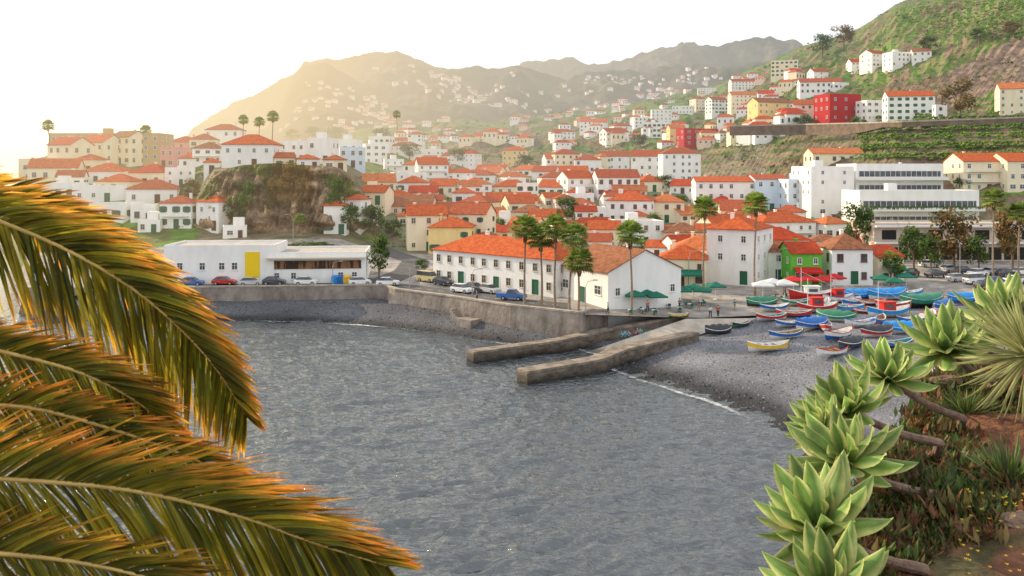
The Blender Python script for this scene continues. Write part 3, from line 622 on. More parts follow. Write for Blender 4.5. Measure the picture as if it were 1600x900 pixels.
# ---------- vegetation
leafv=mat('foliage',(0,0,0))
def crown(seed,n,cols,sz=.05,ncl=14):
    r=random.Random(seed); m=MB(); cl=[]
    for k in range(ncl):
        a=r.uniform(0,6.28); z=r.uniform(.34,.9); rr=.36*math.sqrt(max(.05,1-((z-.55)/.45)**2))*r.uniform(.3,1); cl.append((V((rr*math.cos(a),rr*math.sin(a),z)),r.uniform(.1,.2),r.uniform(.6,1.35)))
    for k in range(n):
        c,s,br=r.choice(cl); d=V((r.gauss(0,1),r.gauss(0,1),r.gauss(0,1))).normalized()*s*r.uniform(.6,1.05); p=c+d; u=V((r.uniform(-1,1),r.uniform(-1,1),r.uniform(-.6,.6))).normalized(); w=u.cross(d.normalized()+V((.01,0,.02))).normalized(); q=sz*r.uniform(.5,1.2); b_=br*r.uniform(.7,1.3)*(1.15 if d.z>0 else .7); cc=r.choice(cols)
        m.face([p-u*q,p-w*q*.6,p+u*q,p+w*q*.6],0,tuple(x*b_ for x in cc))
    return m
GR=[(.08,.14,.025),(.10,.16,.035),(.06,.10,.02)]; BR=[(.20,.13,.04),(.12,.12,.03),(.25,.12,.04)]; YG=[(.18,.25,.04),(.13,.20,.04)]
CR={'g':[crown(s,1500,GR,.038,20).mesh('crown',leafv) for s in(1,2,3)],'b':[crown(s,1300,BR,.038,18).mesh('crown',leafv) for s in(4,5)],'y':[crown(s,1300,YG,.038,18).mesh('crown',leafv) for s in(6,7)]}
bark=mat('bark',(.24,.17,.11),(.12,.085,.06),scale=3,rough=.95,bump=.05)
m=MB(); m.tube([(0,0,-.05),(.01,0,.2),(0,.01,.42)],[.035,.026,.02],7)
for k in range(5):
    a=k*1.3; m.tube([(0,0,.3),(.13*math.cos(a),.13*math.sin(a),.5),(.24*math.cos(a),.24*math.sin(a),.72)],[.018,.012,.004],5)
TRK=m.mesh('trunk',bark,True)
def tree(px,py,hp,wp,kind,label,cat='tree',group=None,Y=None,name='tree'):
    p=P(px,py,Y) if Y else hit(px,py)
    if p is None: p=P(px,py,900)
    h=hp*p.y/F; w=wp*p.y/F; e=empty(name,p,R.uniform(0,6),label,cat,group); sc=(w*1.05,w*1.05,h)
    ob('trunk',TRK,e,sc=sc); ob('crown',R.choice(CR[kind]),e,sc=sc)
for t in [(592,440,72,44,'g','round dark green tree at the junction of the sea road'),(585,368,46,52,'g','dark bushy tree below the white houses right of the cliff'),(886,352,44,56,'g','dark tree in the middle of the old town roofs'),(905,376,34,34,'g','small dark tree tucked between old town houses'),(1337,404,84,62,'g','large dark tree left of the parking building'),(1490,424,100,80,'b','broad brownish tree in front of the parking building'),(1428,422,72,54,'g','mid green tree beside the parking building entrance'),(1582,424,100,66,'b','brownish tree at the right edge by the parking building'),(1530,428,60,44,'g','small green tree in front of the parking building'),(1340,218,38,34,'g','green tree beside the long retaining wall'),(1500,190,66,60,'b','orange-brown tree on the slope above the banana terraces'),(1285,88,34,36,'g','dark tree on the hill skyline'),(1318,78,36,44,'b','brown tree on the right hill skyline'),(372,356,50,44,'g','drooping palm-like tree growing at the cliff foot',),(300,318,40,36,'b','brownish tree at the left side of the cliff'),(525,222,26,40,'g','dark tree behind the flat white houses'),(490,220,22,34,'g','small dark tree on the cliff-top skyline',),(596,222,24,30,'g','dark tree above the pale blue house'),(1392,447,54,44,'y','yellow-green tree behind the harbour boats'),(1402,300,32,26,'y','pale green roof-terrace tree in front of the hotel glass'),(1505,300,24,30,'g','dark bush on the hotel terrace'),(640,250,26,34,'g','dark tree up the valley'),(1190,215,20,40,'g','dark bush on the terraced fields'),(455,220,18,30,'g','low dark tree near the left headland palms'),(700,300,22,30,'g','small tree among the upper town roofs'),(1040,300,26,40,'g','green tree under the stepped white terrace'),(660,425,20,26,'g','small shrub on the road embankment'),(1450,85,26,40,'g','dark tree beside the white hilltop houses'),(1530,70,24,34,'g','dark tree on the steep upper hill'),(1580,60,24,34,'b','brown tree on the steep upper hill'),(720,258,26,40,'g','dark tree above the brown valley slope'),(820,262,20,34,'g','low dark tree on the valley slope below the terraces'),(1000,232,22,34,'g','dark tree above the stepped white terrace'),(1255,204,26,36,'g','dark tree at the foot of the retaining wall'),(1440,205,22,30,'y','pale green tree above the banana terraces'),(1455,428,56,44,'g','round green tree behind the first cars of the car park'),(1232,330,26,30,'g','dark tree before the pale blue blocks'),(1376,352,34,34,'g','dark tree at the left end of the planted hotel terraces'),(1470,352,30,34,'g','dark tree before the planted hotel terraces')]:
    tree(*t)
tl=[(650,346,26,28),(700,372,26,28),(752,346,22,28),(780,362,22,26),(812,330,24,30),(842,372,26,30),(872,318,20,28),(930,362,26,26),(955,340,22,28),(1020,358,26,30),(1062,330,24,34),(1110,360,26,30),(1168,352,26,34),(1215,400,30,30),(1290,412,34,34),(612,372,30,34)]
for i,(a,b_,c,d) in enumerate(sorted(tl)): tree(a,b_,c,d,'gyg'[i%3],f"small {['dark','yellow-green','dark'][i%3]} tree among the old town houses, {ordn(i)} from the left")
def bush(px,py,hp,wp,kind,label,name='creeper',cat='creeper',Y=None):
    p=P(px,py,Y or 217); me=R.choice(CR[kind]); h=hp*p.y/F; w=wp*p.y/F; tag(ob(name,me,None,p-V((0,0,h*.2)),0,(w,w*.3,h*1.1)),label,cat)
bush(455,298,50,48,'b','red-brown creeper hanging down the middle of the cliff',Y=211); bush(525,322,50,44,'g','green creeper covering the right shoulder of the cliff',Y=211); bush(385,322,44,40,'g','dark green bush clinging to the left part of the cliff',Y=210); bush(480,396,22,110,'g','low green hedge along the road under the cliff','hedge','hedge',Y=190); bush(545,352,36,44,'g','dark bush beside the cliff and town houses','shrub','shrub',Y=210)
ban=MB(); scr=MB()
def bananas(x0,x1,y0,y1,n,s=1.):
    for k in range(n):
        px=R.uniform(x0,x1);py=R.uniform(y0,y1);p=hit(px,py,235)
        if p is None: continue
        if tz(px,min(1249,p.y+1.5),True)[1] and R.random()<.88: continue
        for q in range(6):
            a=R.uniform(0,6.28); l=s*R.uniform(1.1,1.8)*min(1.5,p.y/290); u=V((math.cos(a),math.sin(a),0)); w=V((-u.y,u.x,0))*l*.2; b_=R.uniform(.5,1.5); c=(.16*b_,.27*b_,.025*b_); z=V((0,0,.6))
            a0=p+z; a1=a0+u*l*.5+V((0,0,l*.5)); a2=a0+u*l+V((0,0,l*.2)); ban.face([a0-w*.3,a1-w,a1+w,a0+w*.3],0,c); ban.face([a1-w,a2,a1+w],0,c)
bananas(1345,1600,182,255,1500); bananas(1400,1600,-5,62,750,.8); bananas(1120,1340,215,262,200,.7); bananas(720,1000,205,262,300,.8); bananas(1250,1400,60,180,200,.7)
def scrub(x0,x1,y0,y1,n,c0,ymin=235,sz=1.):
    for k in range(n):
        px=R.uniform(x0,x1);py=R.uniform(y0,y1);p=hit(px,py,ymin)
        if p is None: continue
        s=R.uniform(.4,1.3)*sz*max(1,p.y/380); br=R.uniform(.5,1.5)
        for q in range(14):
            d=V((R.gauss(0,.5),R.gauss(0,.5),R.uniform(0,.8)))*s; u=V((R.uniform(-1,1),R.uniform(-1,1),R.uniform(-1,1))).normalized()*s*.34; w=u.cross(V((R.random(),R.random(),1))).normalized()*s*.24; g=br*R.uniform(.7,1.3); scr.face([p+d-u,p+d-w,p+d+u,p+d+w],0,tuple(x*g for x in c0))
scrub(1100,1600,60,200,200,(.08,.13,.03)); scrub(600,1250,130,300,650,(.08,.11,.03)); scrub(1250,1600,-10,190,160,(.16,.12,.04),sz=.8); scrub(30,330,240,360,180,(.09,.11,.03),205,.8); scrub(600,1340,280,395,800,(.08,.13,.025),200,.8)
for k in range(420):
    px=R.uniform(315,570); v=R.uniform(.02,1); p=P(px,lerp(pl(BOT,px),pl(TOP,px),v),lerp(211,221,v)); s=R.uniform(.3,.95); g0=R.choice([(.09,.10,.025),(.17,.11,.035),(.07,.10,.02)])
    if noise.noise(V((p.x*.12,p.z*.12,20)))<-.02 and v<.88: continue
    for q in range(12):
        d=V((R.gauss(0,.5),R.gauss(0,.3)-.4,R.uniform(-.7,.5)))*s; u=V((R.uniform(-1,1),R.uniform(-1,1),R.uniform(-1,1))).normalized()*s*.34; w=u.cross(V((R.random(),R.random(),1))).normalized()*s*.24; g=R.uniform(.5,1.5); scr.face([p+d-u,p+d-w,p+d+u,p+d+w],0,tuple(x*g for x in g0))
tag(ob('banana_plants',ban.mesh('banana_plants',leafv)),'bright green banana plants covering the hillside terraces','banana plants',kind='stuff')
tag(ob('hillside_scrub',scr.mesh('hillside_scrub',leafv)),'dark scrub and bushes scattered over the hillsides','scrub',kind='stuff')
# tall fan palms
def fancrown(seed):
    r=random.Random(seed); m=MB(); n=54
    for k in range(n):
        a=k*2.4; el=lerp(1.45,-.6,(k/(n-1))**.85)+r.uniform(-.12,.12); d=V((math.cos(a)*math.cos(el),math.sin(a)*math.cos(el),math.sin(el))); L1=r.uniform(.75,1.15); c0=d*L1; b_=r.uniform(.6,1.5); col=(.22*b_,.29*b_,.06*b_) if k<46 else (.26,.19,.08)
        m.tube([(0,0,0),c0],[.03,.015],3,0,col,False); s=d.cross(V((0,0,1))).normalized(); u=s.cross(d)
        for q in range(11):
            t=(q-5)/5*1.4; dd=(d*math.cos(t)+s*math.sin(t)).normalized(); l=r.uniform(.85,1.15); e=c0+dd*l-V((0,0,.22*l)); mid=c0+dd*l*.6; w=s*math.cos(t)*.095-d*math.sin(t)*.095
            m.face([c0,mid-w,e,mid+w],0,tuple(x*r.uniform(.8,1.2) for x in col))
    return m.mesh('crown',leafv)
FC=[fancrown(1),fancrown(2),fancrown(3)]
m=MB()
for k in range(60): a=k*2.4; z=-R.uniform(.2,1.6); m.face([(.1*math.cos(a),.1*math.sin(a),z+.4),(.33*math.cos(a+.1),.33*math.sin(a+.1),z-.4),(.25*math.cos(a-.3),.25*math.sin(a-.3),z-.55)])
SK=m.mesh('dead_leaf_skirt',mat('dry_leaves',(.30,.20,.10),(.18,.12,.06),scale=2))
pbark=mat('palm_trunk_bark',(.36,.27,.18),(.21,.155,.11),scale=1.5,rough=.95,stretch=(1,1,3))
def fpalm(px,pt,pb,label,Y=None,lean=0,s=1.):
    p=P(px,pb,Y) if Y else hitb(px,pb)
    if p is None: p=P(px,pb,300)
    h=(pb-pt)*p.y/F-2.1*s; e=empty('palm_tree',p,R.uniform(0,6),label,'palm tree'); m=MB(); n=10
    m.tube([(lean*(i/n)**2,.15*math.sin(i*.5),-0.5+(h+.5)*i/n) for i in range(n+1)],[lerp(.24,.12,(i/n)**.5)*(1+.06*(i%2))*max(.7,s) for i in range(n+1)],8); ob('trunk',m.mesh('trunk',pbark,True),e)
    ob('crown',R.choice(FC),e,(lean,.15*math.sin(5),h),0,s*1.38); ob('dead_leaf_skirt',SK,e,(lean,.15*math.sin(5),h),0,s)
for a in [(820,338,476,'tall fan palm in front of the long white waterfront building'),(846,352,478,'fan palm, left of the three close together by the white warehouse'),(868,338,482,'tallest fan palm of the three close together by the white warehouse',None,.5),(890,350,486,'fan palm, right of the three close together by the white warehouse',None,.8),(903,388,488,'short fan palm leaning in front of the white warehouse',None,.6),(986,346,492,'fan palm standing alone before the warehouse gable'),(1100,308,456,'tall fan palm left of the tall white harbour house'),(1180,302,462,'tall fan palm right of the tall white harbour house'),(1552,296,432,'tall fan palm in front of the parking building'),(1592,318,434,'fan palm at the right edge by the parking building'),(76,188,225,'fan palm on the left end of the headland skyline',260,0,.8),(380,180,215,'fan palm, leftmost of three on the headland above the villa',300,0,.8),(405,183,230,'fan palm, middle of three on the headland above the villa',290,0,.8),(426,174,232,'fan palm, rightmost of three on the headland above the villa',290,0,.9),(620,173,210,'lone distant fan palm above the valley houses',420,0,.9),(228,196,222,'low fan palm behind the ochre hotel roof',300,0,.9),(470,335,365,'short palm at the foot of the cliff',206,0,.7)]: fpalm(*a)
# ---------- cars
tyre=mat('tyre_rubber',(.02,.02,.02)); rim=mat('alloy',(.5,.5,.5),metal=.6,rough=.35); lampm=mat('headlight_glass',(.75,.75,.7),rough=.1)
CP={k:mat(k.replace(' ','_')+'_car_paint',c,rough=.3,spec=.5) for k,c in {'red':(.5,.03,.02),'white':(.8,.8,.78),'silver':(.5,.51,.52),'dark grey':(.07,.07,.08),'blue':(.05,.14,.4),'beige':(.65,.53,.25),'black':(.02,.02,.02)}.items()}
def sect(m,prof,ws,mi=0):
    n=len(prof); a=[(x,-w,z) for (x,z),w in zip(prof,ws)]; b_=[(x,w,z) for (x,z),w in zip(prof,ws)]
    m.face(a,mi); m.face(b_[::-1],mi)
    for i in range(n): j=(i+1)%n; m.face([a[j],a[i],b_[i],b_[j]],mi)
CM={}
def carmesh(kind,col):
    if (kind,col) in CM: return CM[kind,col]
    m=MB()
    if kind=='van': pr=[(-2.2,.3),(2.2,.3),(2.25,.9),(1.75,1.15),(-2.2,1.15)]; gl=[(1.7,1.15),(1.2,1.85),(-2.1,1.9),(-2.2,1.15)]; rf=(-2.08,1.15,1.9)
    elif kind=='pickup': pr=[(-2.4,.4),(2.3,.4),(2.3,.95),(1.1,1.1),(-2.4,1.08)]; gl=[(1.1,1.1),(.6,1.65),(-.6,1.65),(-.75,1.1)]; rf=(-.6,.6,1.65)
    else: pr=[(-2.0,.28),(2.0,.28),(2.05,.7),(1.9,.82),(1.0,.95),(-1.9,.98),(-2.05,.75)]; gl=[(1.05,.94),(.4,1.42),(-1.2,1.45),(-1.85,.97)]; rf=(-1.2,.4,1.44)
    sect(m,pr,[.82 if z<.5 else .86 if z<.93 else .8 for x,z in pr]); body=m.mesh('body',CP[col])
    m=MB(); sect(m,gl,[.78 if z<1.2 else .62 for x,z in gl]); cab=m.mesh('windows',glass); m=MB(); m.box(rf[0],-.62,rf[2]+.003,rf[1],.62,rf[2]+.05); rof=m.mesh('roof_panel',CP[col])
    CM[kind,col]=(body,cab,rof,pr[1][0]); return CM[kind,col]
m=MB(); m.tube([(0,-.1,0),(0,.1,0)],.32,12); WHm=m.mesh('wheel',tyre); m=MB(); m.tube([(0,-.11,0),(0,.11,0)],.19,8); RIm=m.mesh('rim',rim); m=MB(); m.box(-.03,-.16,-.07,.05,.16,.07); HLm=m.mesh('headlight',lampm); TLm=MB().box(-.05,-.1,-.1,.03,.1,.1).mesh('tail_light',mat('tail_light_red',(.4,.01,.01)))
def car(px,py,kind,col,yaw,label,group):
    p=hitb(px,py); e=empty('parked_car',p+V((0,0,.08)),yaw,label,'van' if kind=='van' else 'pickup' if kind=='pickup' else 'car',group); b_,c,r_,x=carmesh(kind,col)
    ob('body',b_,e); ob('windows',c,e); ob('roof_panel',r_,e)
    for sx in(-1.25,1.3):
        for sy in(-.78,.78): w=ob('wheel',WHm,e,(sx,sy,.32)); ob('rim',RIm,w)
    for sy in(-.55,.55): ob('headlight',HLm,e,(x+.0,sy,.68)); ob('tail_light',TLm,e,(-x-.02,sy,.75))
cs=[(300,447,'car','blue',0),(350,446,'car','red',0),(392,447,'car','silver',.1),(428,446,'car','dark grey',0),(452,442,'pickup','dark grey',.2),(478,446,'car','white',0),(562,446,'car','white',.3),(606,447,'car','white',0),(668,441,'van','beige',-.7),(692,446,'car','dark grey',-.8),(722,458,'car','white',-.7),(742,456,'car','dark grey',-.8),(765,459,'car','silver',-.8),(800,470,'pickup','blue',-.3)]
for i,(px,py,k,c,y) in enumerate(cs): car(px,py,k,c,y,f"{c} {k} parked on the sea road, {ordn(i)} vehicle from the left",'cars parked along the sea road')
cs=[(1452,418,'car','white',0),(1484,426,'car','silver',.4),(1506,428,'car','dark grey',.4),(1528,432,'car','white',.4),(1550,430,'car','silver',.4),(1572,432,'car','dark grey',.4),(1594,430,'car','white',.4),(1462,434,'car','dark grey',.3),(1496,440,'car','silver',.3),(1524,444,'van','white',.3),(1556,445,'car','blue',.3),(1586,444,'car','white',.3),(1426,432,'car','black',.9),(1540,452,'car','dark grey',.3),(1572,456,'car','silver',.3)]
cs.sort()
for i,(px,py,k,c,y) in enumerate(cs): car(px,py,k,c,y,f"{c} {k} in the car park before the parking building, {ordn(i)} from left",'cars in the harbour car park')
# ---------- boats
BC={'white':(.82,.82,.79),'blue':(.03,.15,.48),'bright blue':(.02,.30,.75),'red':(.6,.03,.02),'yellow':(.85,.53,.03),'green':(.04,.24,.14),'dark':(.05,.055,.06),'teal':(.04,.30,.36)}
BP={k:mat(k.replace(' ','_')+'_boat_paint',c,tuple(x*.75 for x in c),scale=2,rough=.45) for k,c in BC.items()}
wood=mat('boat_wood',(.4,.24,.11),(.26,.15,.08),scale=3,rough=.6)
def boat(px,py,L_,yaw,low,top,kind,label):
    p=hitb(px,py) or P(px,py,115); e=empty('fishing_boat',p,yaw,label,'boat','fishing boats hauled out on the beach'); n=12; Bm=L_*R.uniform(.155,.19); Hh=.16*L_
    def sec(t,lev):
        x=(t-.5)*L_; s=max(0,1-abs(2*t-1)**2.6)**.75; b_=Bm*s+ (.02); sh=Hh*(1+.55*(2*t-1)**2)+.02
        if lev==0: return (x*.93,0,.08)
        if lev==1: return (x*.95,b_*.6,.12+sh*.12)
        if lev==2: return (x*.98,b_*.93,sh*.55)
        if lev==3: return (x*1.01,b_,sh)
        if lev==4: return (x*.96,b_*.86,sh-.02)
        if lev==5: return (x*.9,b_*.7,sh*.42)
    def lay(levs,mt,name,par=e):
        m=MB()
        for sg in(1,-1): m.grid([[ (a[0],a[1]*sg,a[2]) for a in (sec(i/n,l) for i in range(n+1))] for l in levs])
        return ob(name,m.mesh(name,mt,True),par)
    lay((0,1,2),BP[low],'hull'); lay((2,3),BP[top],'hull_stripe'); m=MB()
    for sg in(1,-1): m.grid([[(sec(i/n,l)[0],sec(i/n,l)[1]*sg,sec(i/n,l)[2]) for i in range(n+1)] for l in(4,5)])
    m.grid([[(sec(i/n,5)[0],sec(i/n,5)[1]*sg,sec(i/n,5)[2]) for i in range(n+1)] for sg in(1,-1)]); ob('interior',m.mesh('interior',BP['white'] if kind!='o' or L_>5.3 else R.choice([wood,BP['teal'],BP['white']])),e)
    m=MB()
    for sg in(1,-1): m.tube([(a[0],a[1]*sg,a[2]) for a in(sec(i/n,3) for i in range(n+1))],.05,5)
    ob('gunwale',m.mesh('gunwale',BP['white' if top!='white' else R.choice(['blue','red'])] if kind!='w' else wood),e)
    m=MB(); m.tube([(L_*.5,0,Hh*.3),(L_*.53,0,Hh*2.0)],[.06,.05],5); ob('stem_post',m.mesh('stem_post',wood),e)
    if kind in'ow':
        for t in(.32,.5,.68): a=sec(t,4); ob('thwart',MB().box(a[0]-.12,-a[1],a[2]-.12,a[0]+.12,a[1],a[2]-.06).mesh('thwart',wood),e)
    if kind=='t' or kind=='T':
        mt={'t':BP[top],'T':BP['dark']}[kind]; m=MB(); rows=[]
        for i in range(n+1):
            a=sec(i/n,3); hh_=.35+.5*math.sin(math.pi*i/n)+.1*math.sin(i*2.1); rows.append([(a[0],a[1]*1.06*math.sin(q),a[2]-.12+(hh_+.1)*max(0,math.cos(q))) for q in [(-1+k/4)*1.5708 for k in range(9)]])
        m.grid(rows); ob('tarpaulin',m.mesh('tarpaulin',mt,True),e)
    if kind=='c':
        m=MB(); a=L_*.12; m.box(-a*1.3,-Bm*.55,Hh*.5,a,Bm*.55,Hh*.5+1.7); m.box(-a*1.5,-Bm*.62,Hh*.5+1.7,a*1.2,Bm*.62,Hh*.5+1.82); cb=ob('cabin',m.mesh('cabin',BP['white' if low!='white' else 'red']),e)
        m=MB(); m.box(a,-Bm*.4,Hh*.5+.9,a+.03,Bm*.4,Hh*.5+1.4); ob('window',m.mesh('window',glass),cb)
        for sg in(-1,1): m=MB(); m.box(-a*.9,sg*Bm*.56-.02,Hh*.5+.9,a*.6,sg*Bm*.56+.02,Hh*.5+1.4); ob('window',m.mesh('window',glass),cb)
        m=MB(); m.tube([(-a*2,0,Hh*.5),(-a*2,0,Hh+4.2)],[.07,.04],6); m.tube([(-a*2,0,Hh+3.5),(L_*.5,0,Hh*1.6)],.02,4); ob('mast',m.mesh('mast',BP['white']),e)
bs=[(1200,550,5.6,.15,'white','yellow','o','open'),(1228,530,5.2,.3,'white','blue','o','open'),(1205,502,4.6,.1,'white','red','o','small open'),(1210,487,4.8,.2,'white','blue','o','open'),(1240,497,5,-.2,'blue','red','o','open'),(1277,488,6.4,.1,'white','red','c','with cabin and mast'),(1270,470,8,.0,'red','red','c','large, with white cabin and mast'),(1300,558,5,.4,'white','white','o','open'),(1310,530,5.6,.6,'blue','white','o','open'),(1268,515,5.6,.4,'white','blue','t','with blue cover'),(1306,503,5.4,-.5,'white','green','t','with green cover'),(1345,512,5.4,.3,'white','white','o','open'),(1388,496,7,.2,'white','bright blue','c','with red cabin'),(1340,468,6,.1,'blue','bright blue','t','with bright blue cover'),(1386,470,7.5,.3,'white','bright blue','t','large, with bright blue cover'),(1440,480,8,.25,'dark','green','t','large, with green cover'),(1474,486,5.6,.7,'white','blue','t','with blue cover'),(1506,474,6,.2,'blue','bright blue','t','with bright blue cover'),(1370,527,5,.3,'white','red','T','with dark cover'),(1322,487,5.2,-.4,'white','bright blue','o','open'),(1425,508,5.6,.4,'white','blue','o','open'),(1430,598,5.6,.3,'white','red','o','open'),(1122,523,4,.2,'dark','dark','T','with dark cover'),(1158,512,3.6,.6,'green','dark','o','small open'),(1060,514,3,.1,'green','yellow','o','tiny, on the slipway'),(1190,480,5,.1,'dark','green','t','with green cover'),(1400,545,5,.3,'dark','blue','o','open'),(1460,520,5.6,.2,'red','white','o','open'),(1525,500,6,.3,'white','blue','T','with dark cover'),(1350,490,4.6,-.6,'red','white','o','open'),(1245,478,5,.1,'white','green','o','open'),(1330,545,4.4,.5,'blue','dark','T','with dark cover'),(1372,508,5,.9,'red','blue','o','open'),(1408,522,5.4,.2,'white','bright blue','t','with bright blue cover'),(1310,473,6,.3,'white','white','c','with red cabin and mast'),(1415,465,6,.1,'white','bright blue','o','open'),(1235,512,4.4,.1,'white','blue','o','open'),(1360,478,5,.0,'red','white','o','open'),(1550,486,6,.2,'white','bright blue','t','with bright blue cover'),(1290,516,4.6,1.2,'white','red','o','open'),(1450,500,5.6,.9,'white','white','o','open'),(1490,506,5.6,.1,'white','blue','o','open'),(1575,474,6,.4,'dark','blue','t','with blue cover'),(1330,478,5.2,.7,'white','blue','o','open'),(1395,482,5.2,-.3,'white','red','o','open'),(1285,480,5,.9,'white','blue','o','open')]
bs.sort()
for i,b_ in enumerate(bs): boat(*b_[:7],f"{b_[4]} and {b_[5]} fishing boat, {b_[7]}, {ordn(i)} from the left" if b_[4]!=b_[5] else f"{b_[4]} fishing boat, {b_[7]}, {ordn(i)} boat from the left")
# ---------- people
skin=mat('skin',(.5,.3,.2)); hair=mat('dark_hair',(.03,.02,.015)); CLO={k:mat(k+'_cloth',c) for k,c in {'white':(.7,.7,.68),'red':(.5,.04,.04),'navy':(.03,.04,.1),'grey':(.2,.2,.2),'khaki':(.3,.24,.14),'teal':(.05,.25,.28),'black':(.02,.02,.02)}.items()}
JV=[(0,0,.98),(0,0,1.2),(0,0,1.42),(0,0,1.52),(0,.0,1.66),(0,-.01,1.74), (.19,0,1.42),(.25,.02,1.12),(.24,-.1,.88),(.24,-.13,.8), (-.19,0,1.42),(-.25,-.02,1.12),(-.23,.08,.88),(-.23,.1,.8), (.1,0,.92),(.11,-.14,.5),(.11,-.08,.08),(.11,-.24,.04), (-.1,0,.92),(-.11,.08,.5),(-.11,.26,.1),(-.11,.12,.03)]
JE=[(0,1),(1,2),(2,3),(3,4),(4,5),(2,6),(6,7),(7,8),(8,9),(2,10),(10,11),(11,12),(12,13),(0,14),(14,15),(15,16),(16,17),(0,18),(18,19),(19,20),(20,21)]
JR=[.13,.12,.13,.05,.095,.06,.055,.045,.035,.03,.055,.045,.035,.03,.085,.06,.04,.035,.085,.06,.04,.035]
def skinmesh(name,idx,add,mt):
    mp={j:i for i,j in enumerate(idx)}; me=D.meshes.new(name); me.from_pydata([JV[j] for j in idx],[(mp[a],mp[b_]) for a,b_ in JE if a in mp and b_ in mp],[]); me.materials.append(mt)
    o=D.objects.new(name,me); md=o.modifiers.new('Skin','SKIN'); md.use_smooth_shade=True
    for i,j in enumerate(idx):
        r=JR[j]+add; me.skin_vertices[0].data[i].radius=(r,r*.8 if j<3 else r)
    o.modifiers.new('Sub','SUBSURF').levels=1; o.modifiers[-1].render_levels=1; return o
PB=skinmesh('body',list(range(22)),0,skin)
SHI={k:skinmesh('shirt',[0,1,2,6,7,10,11],.022,CLO[k]) for k in('white','red','navy','teal','grey')}; TRO={k:skinmesh('trousers',[0,14,15,16,18,19,20],.02,CLO[k]) for k in('navy','khaki','black')}
HAm=MB()
for j in range(5):
    for i in range(10):
        def q(jj,ii): a=ii*.6283; t=jj/5*1.75; return (.105*math.sin(t)*math.cos(a),.02+.115*math.sin(t)*math.sin(a),1.69+.115*math.cos(t))
        if math.sin((i+.5)*.6283)>-.6 or j<3: HAm.face([q(j,i),q(j+1,i),q(j+1,i+1),q(j,i+1)])
HAme=HAm.mesh('hair',hair,True)
for i,(px,py,y,s,t,l) in enumerate([(1110,498,.2,'white','navy','person in white shirt and navy trousers walking, left of the pair on the slipway top'),(1122,497,2.8,'red','black','person in red shirt walking, right of the pair on the slipway top'),(1092,486,1.2,'navy','khaki','person in navy shirt near the green parasols'),(1062,484,-1,'grey','black','person in grey shirt beside the cafe tables'),(1148,486,2,'teal','khaki','person in teal shirt between the slipway and the first boats'),(1040,480,.5,'white','black','person in white shirt and black trousers by the cafe'),(1012,488,.3,'red','navy','person in red shirt beside the promenade palm'),(1226,462,.8,'navy','black','person in navy shirt under the white parasols'),(1170,478,-.6,'white','khaki','person in white shirt and khaki trousers by the harbour boats'),(745,472,1.5,'grey','navy','person in grey shirt on the promenade by the parked cars'),(1395,462,.4,'red','khaki','person in red shirt among the covered boats'),(950,492,1.4,'teal','navy','person in teal shirt at the warehouse corner')]):
    e=empty('person',hitb(px,py)+V((0,0,.02)),y,l,'person')
    for src in(PB,SHI[s],TRO[t]): o=src.copy(); COL.objects.link(o); o.parent=e
    ob('hair',HAme,e)
# ---------- cafe furniture, lamps, bins
def parasol(px,py,mt,cn,s,i):
    p=hitb(px,py); e=empty('parasol',p,R.uniform(-.3,.3),f"{cn} cafe parasol on the harbour square, {ordn(i)} parasol from the left",'parasol','cafe parasols'); m=MB(); m.tube([(0,0,0),(0,0,2.9)],.04,6); m.box(-.3,-.3,0,.3,.3,.08); ob('pole',m.mesh('pole',FR[0]),e)
    m=MB(); c=[(-s,-s,2.3),(s,-s,2.3),(s,s,2.3),(-s,s,2.3)]
    for k in range(4): a,b_=c[k],c[(k+1)%4]; m.face([a,b_,(0,0,2.98)]); m.face([(a[0],a[1],2.08),(b_[0],b_[1],2.08),b_,a])
    ob('canopy',m.mesh('canopy',mt),e)
for i,a in enumerate([(992,484,green,'green',1.5),(1010,482,green,'green',1.5),(1026,486,green,'green',1.4),(1048,474,green,'green',1.5),(1066,476,green,'green',1.5),(1084,472,green,'green',1.5),(1098,476,green,'green',1.4),(1118,468,green,'green',1.4),(1192,466,whc,'white',1.7),(1208,462,whc,'white',1.7),(1226,464,whc,'white',1.8),(1240,458,red,'red',1.6),(1262,457,red,'red',1.6),(1284,458,red,'red',1.6),(1304,454,red,'red',1.5),(1378,456,green,'green',1.7),(1398,460,green,'green',1.5),(1416,452,green,'green',1.5)]): parasol(*a,i)
tmm=MB(); tmm.tube([(0,0,.7),(0,0,.74)],.4,12); TT=tmm.mesh('tabletop',FR[0]); TLg=MB().tube([(0,0,0),(0,0,.7)],.04,6).tube([(0,0,0),(0,0,.03)],.25,8).mesh('leg',FR[2])
CHs=MB().box(-.22,-.22,.42,.22,.22,.47).mesh('seat',green); CHb=MB().box(-.22,.19,.47,.22,.23,.88).mesh('backrest',green); CHl=MB().box(-.02,-.02,0,.02,.02,.42).mesh('leg',FR[2])
cc=0
for i,(px,py) in enumerate([(985,492),(1004,491),(1022,492),(1046,482),(1062,488),(1078,482),(1096,478),(1200,472),(1216,470),(1234,468)]):
    p=hitb(px,py); e=empty('cafe_table',p,0,f"small round cafe table near the parasols, {ordn(i)} table from the left",'table','cafe tables'); ob('tabletop',TT,e); ob('leg',TLg,e)
    for k in range(2):
        a=k*math.pi+R.uniform(-.5,.5); q=p+V((-math.sin(a)*.75,math.cos(a)*.75,0)); c=empty('cafe_chair',q,a,f"green cafe chair beside a round table, {ordn(cc)} chair counting from the left",'chair','cafe chairs'); cc+=1
        ob('seat',CHs,c); ob('backrest',CHb,c)
        for x in(-.19,.19):
            for y in(-.19,.19): ob('leg',CHl,c,(x,y,0))
lm=mat('lamp_metal',(.3,.31,.3),rough=.5)
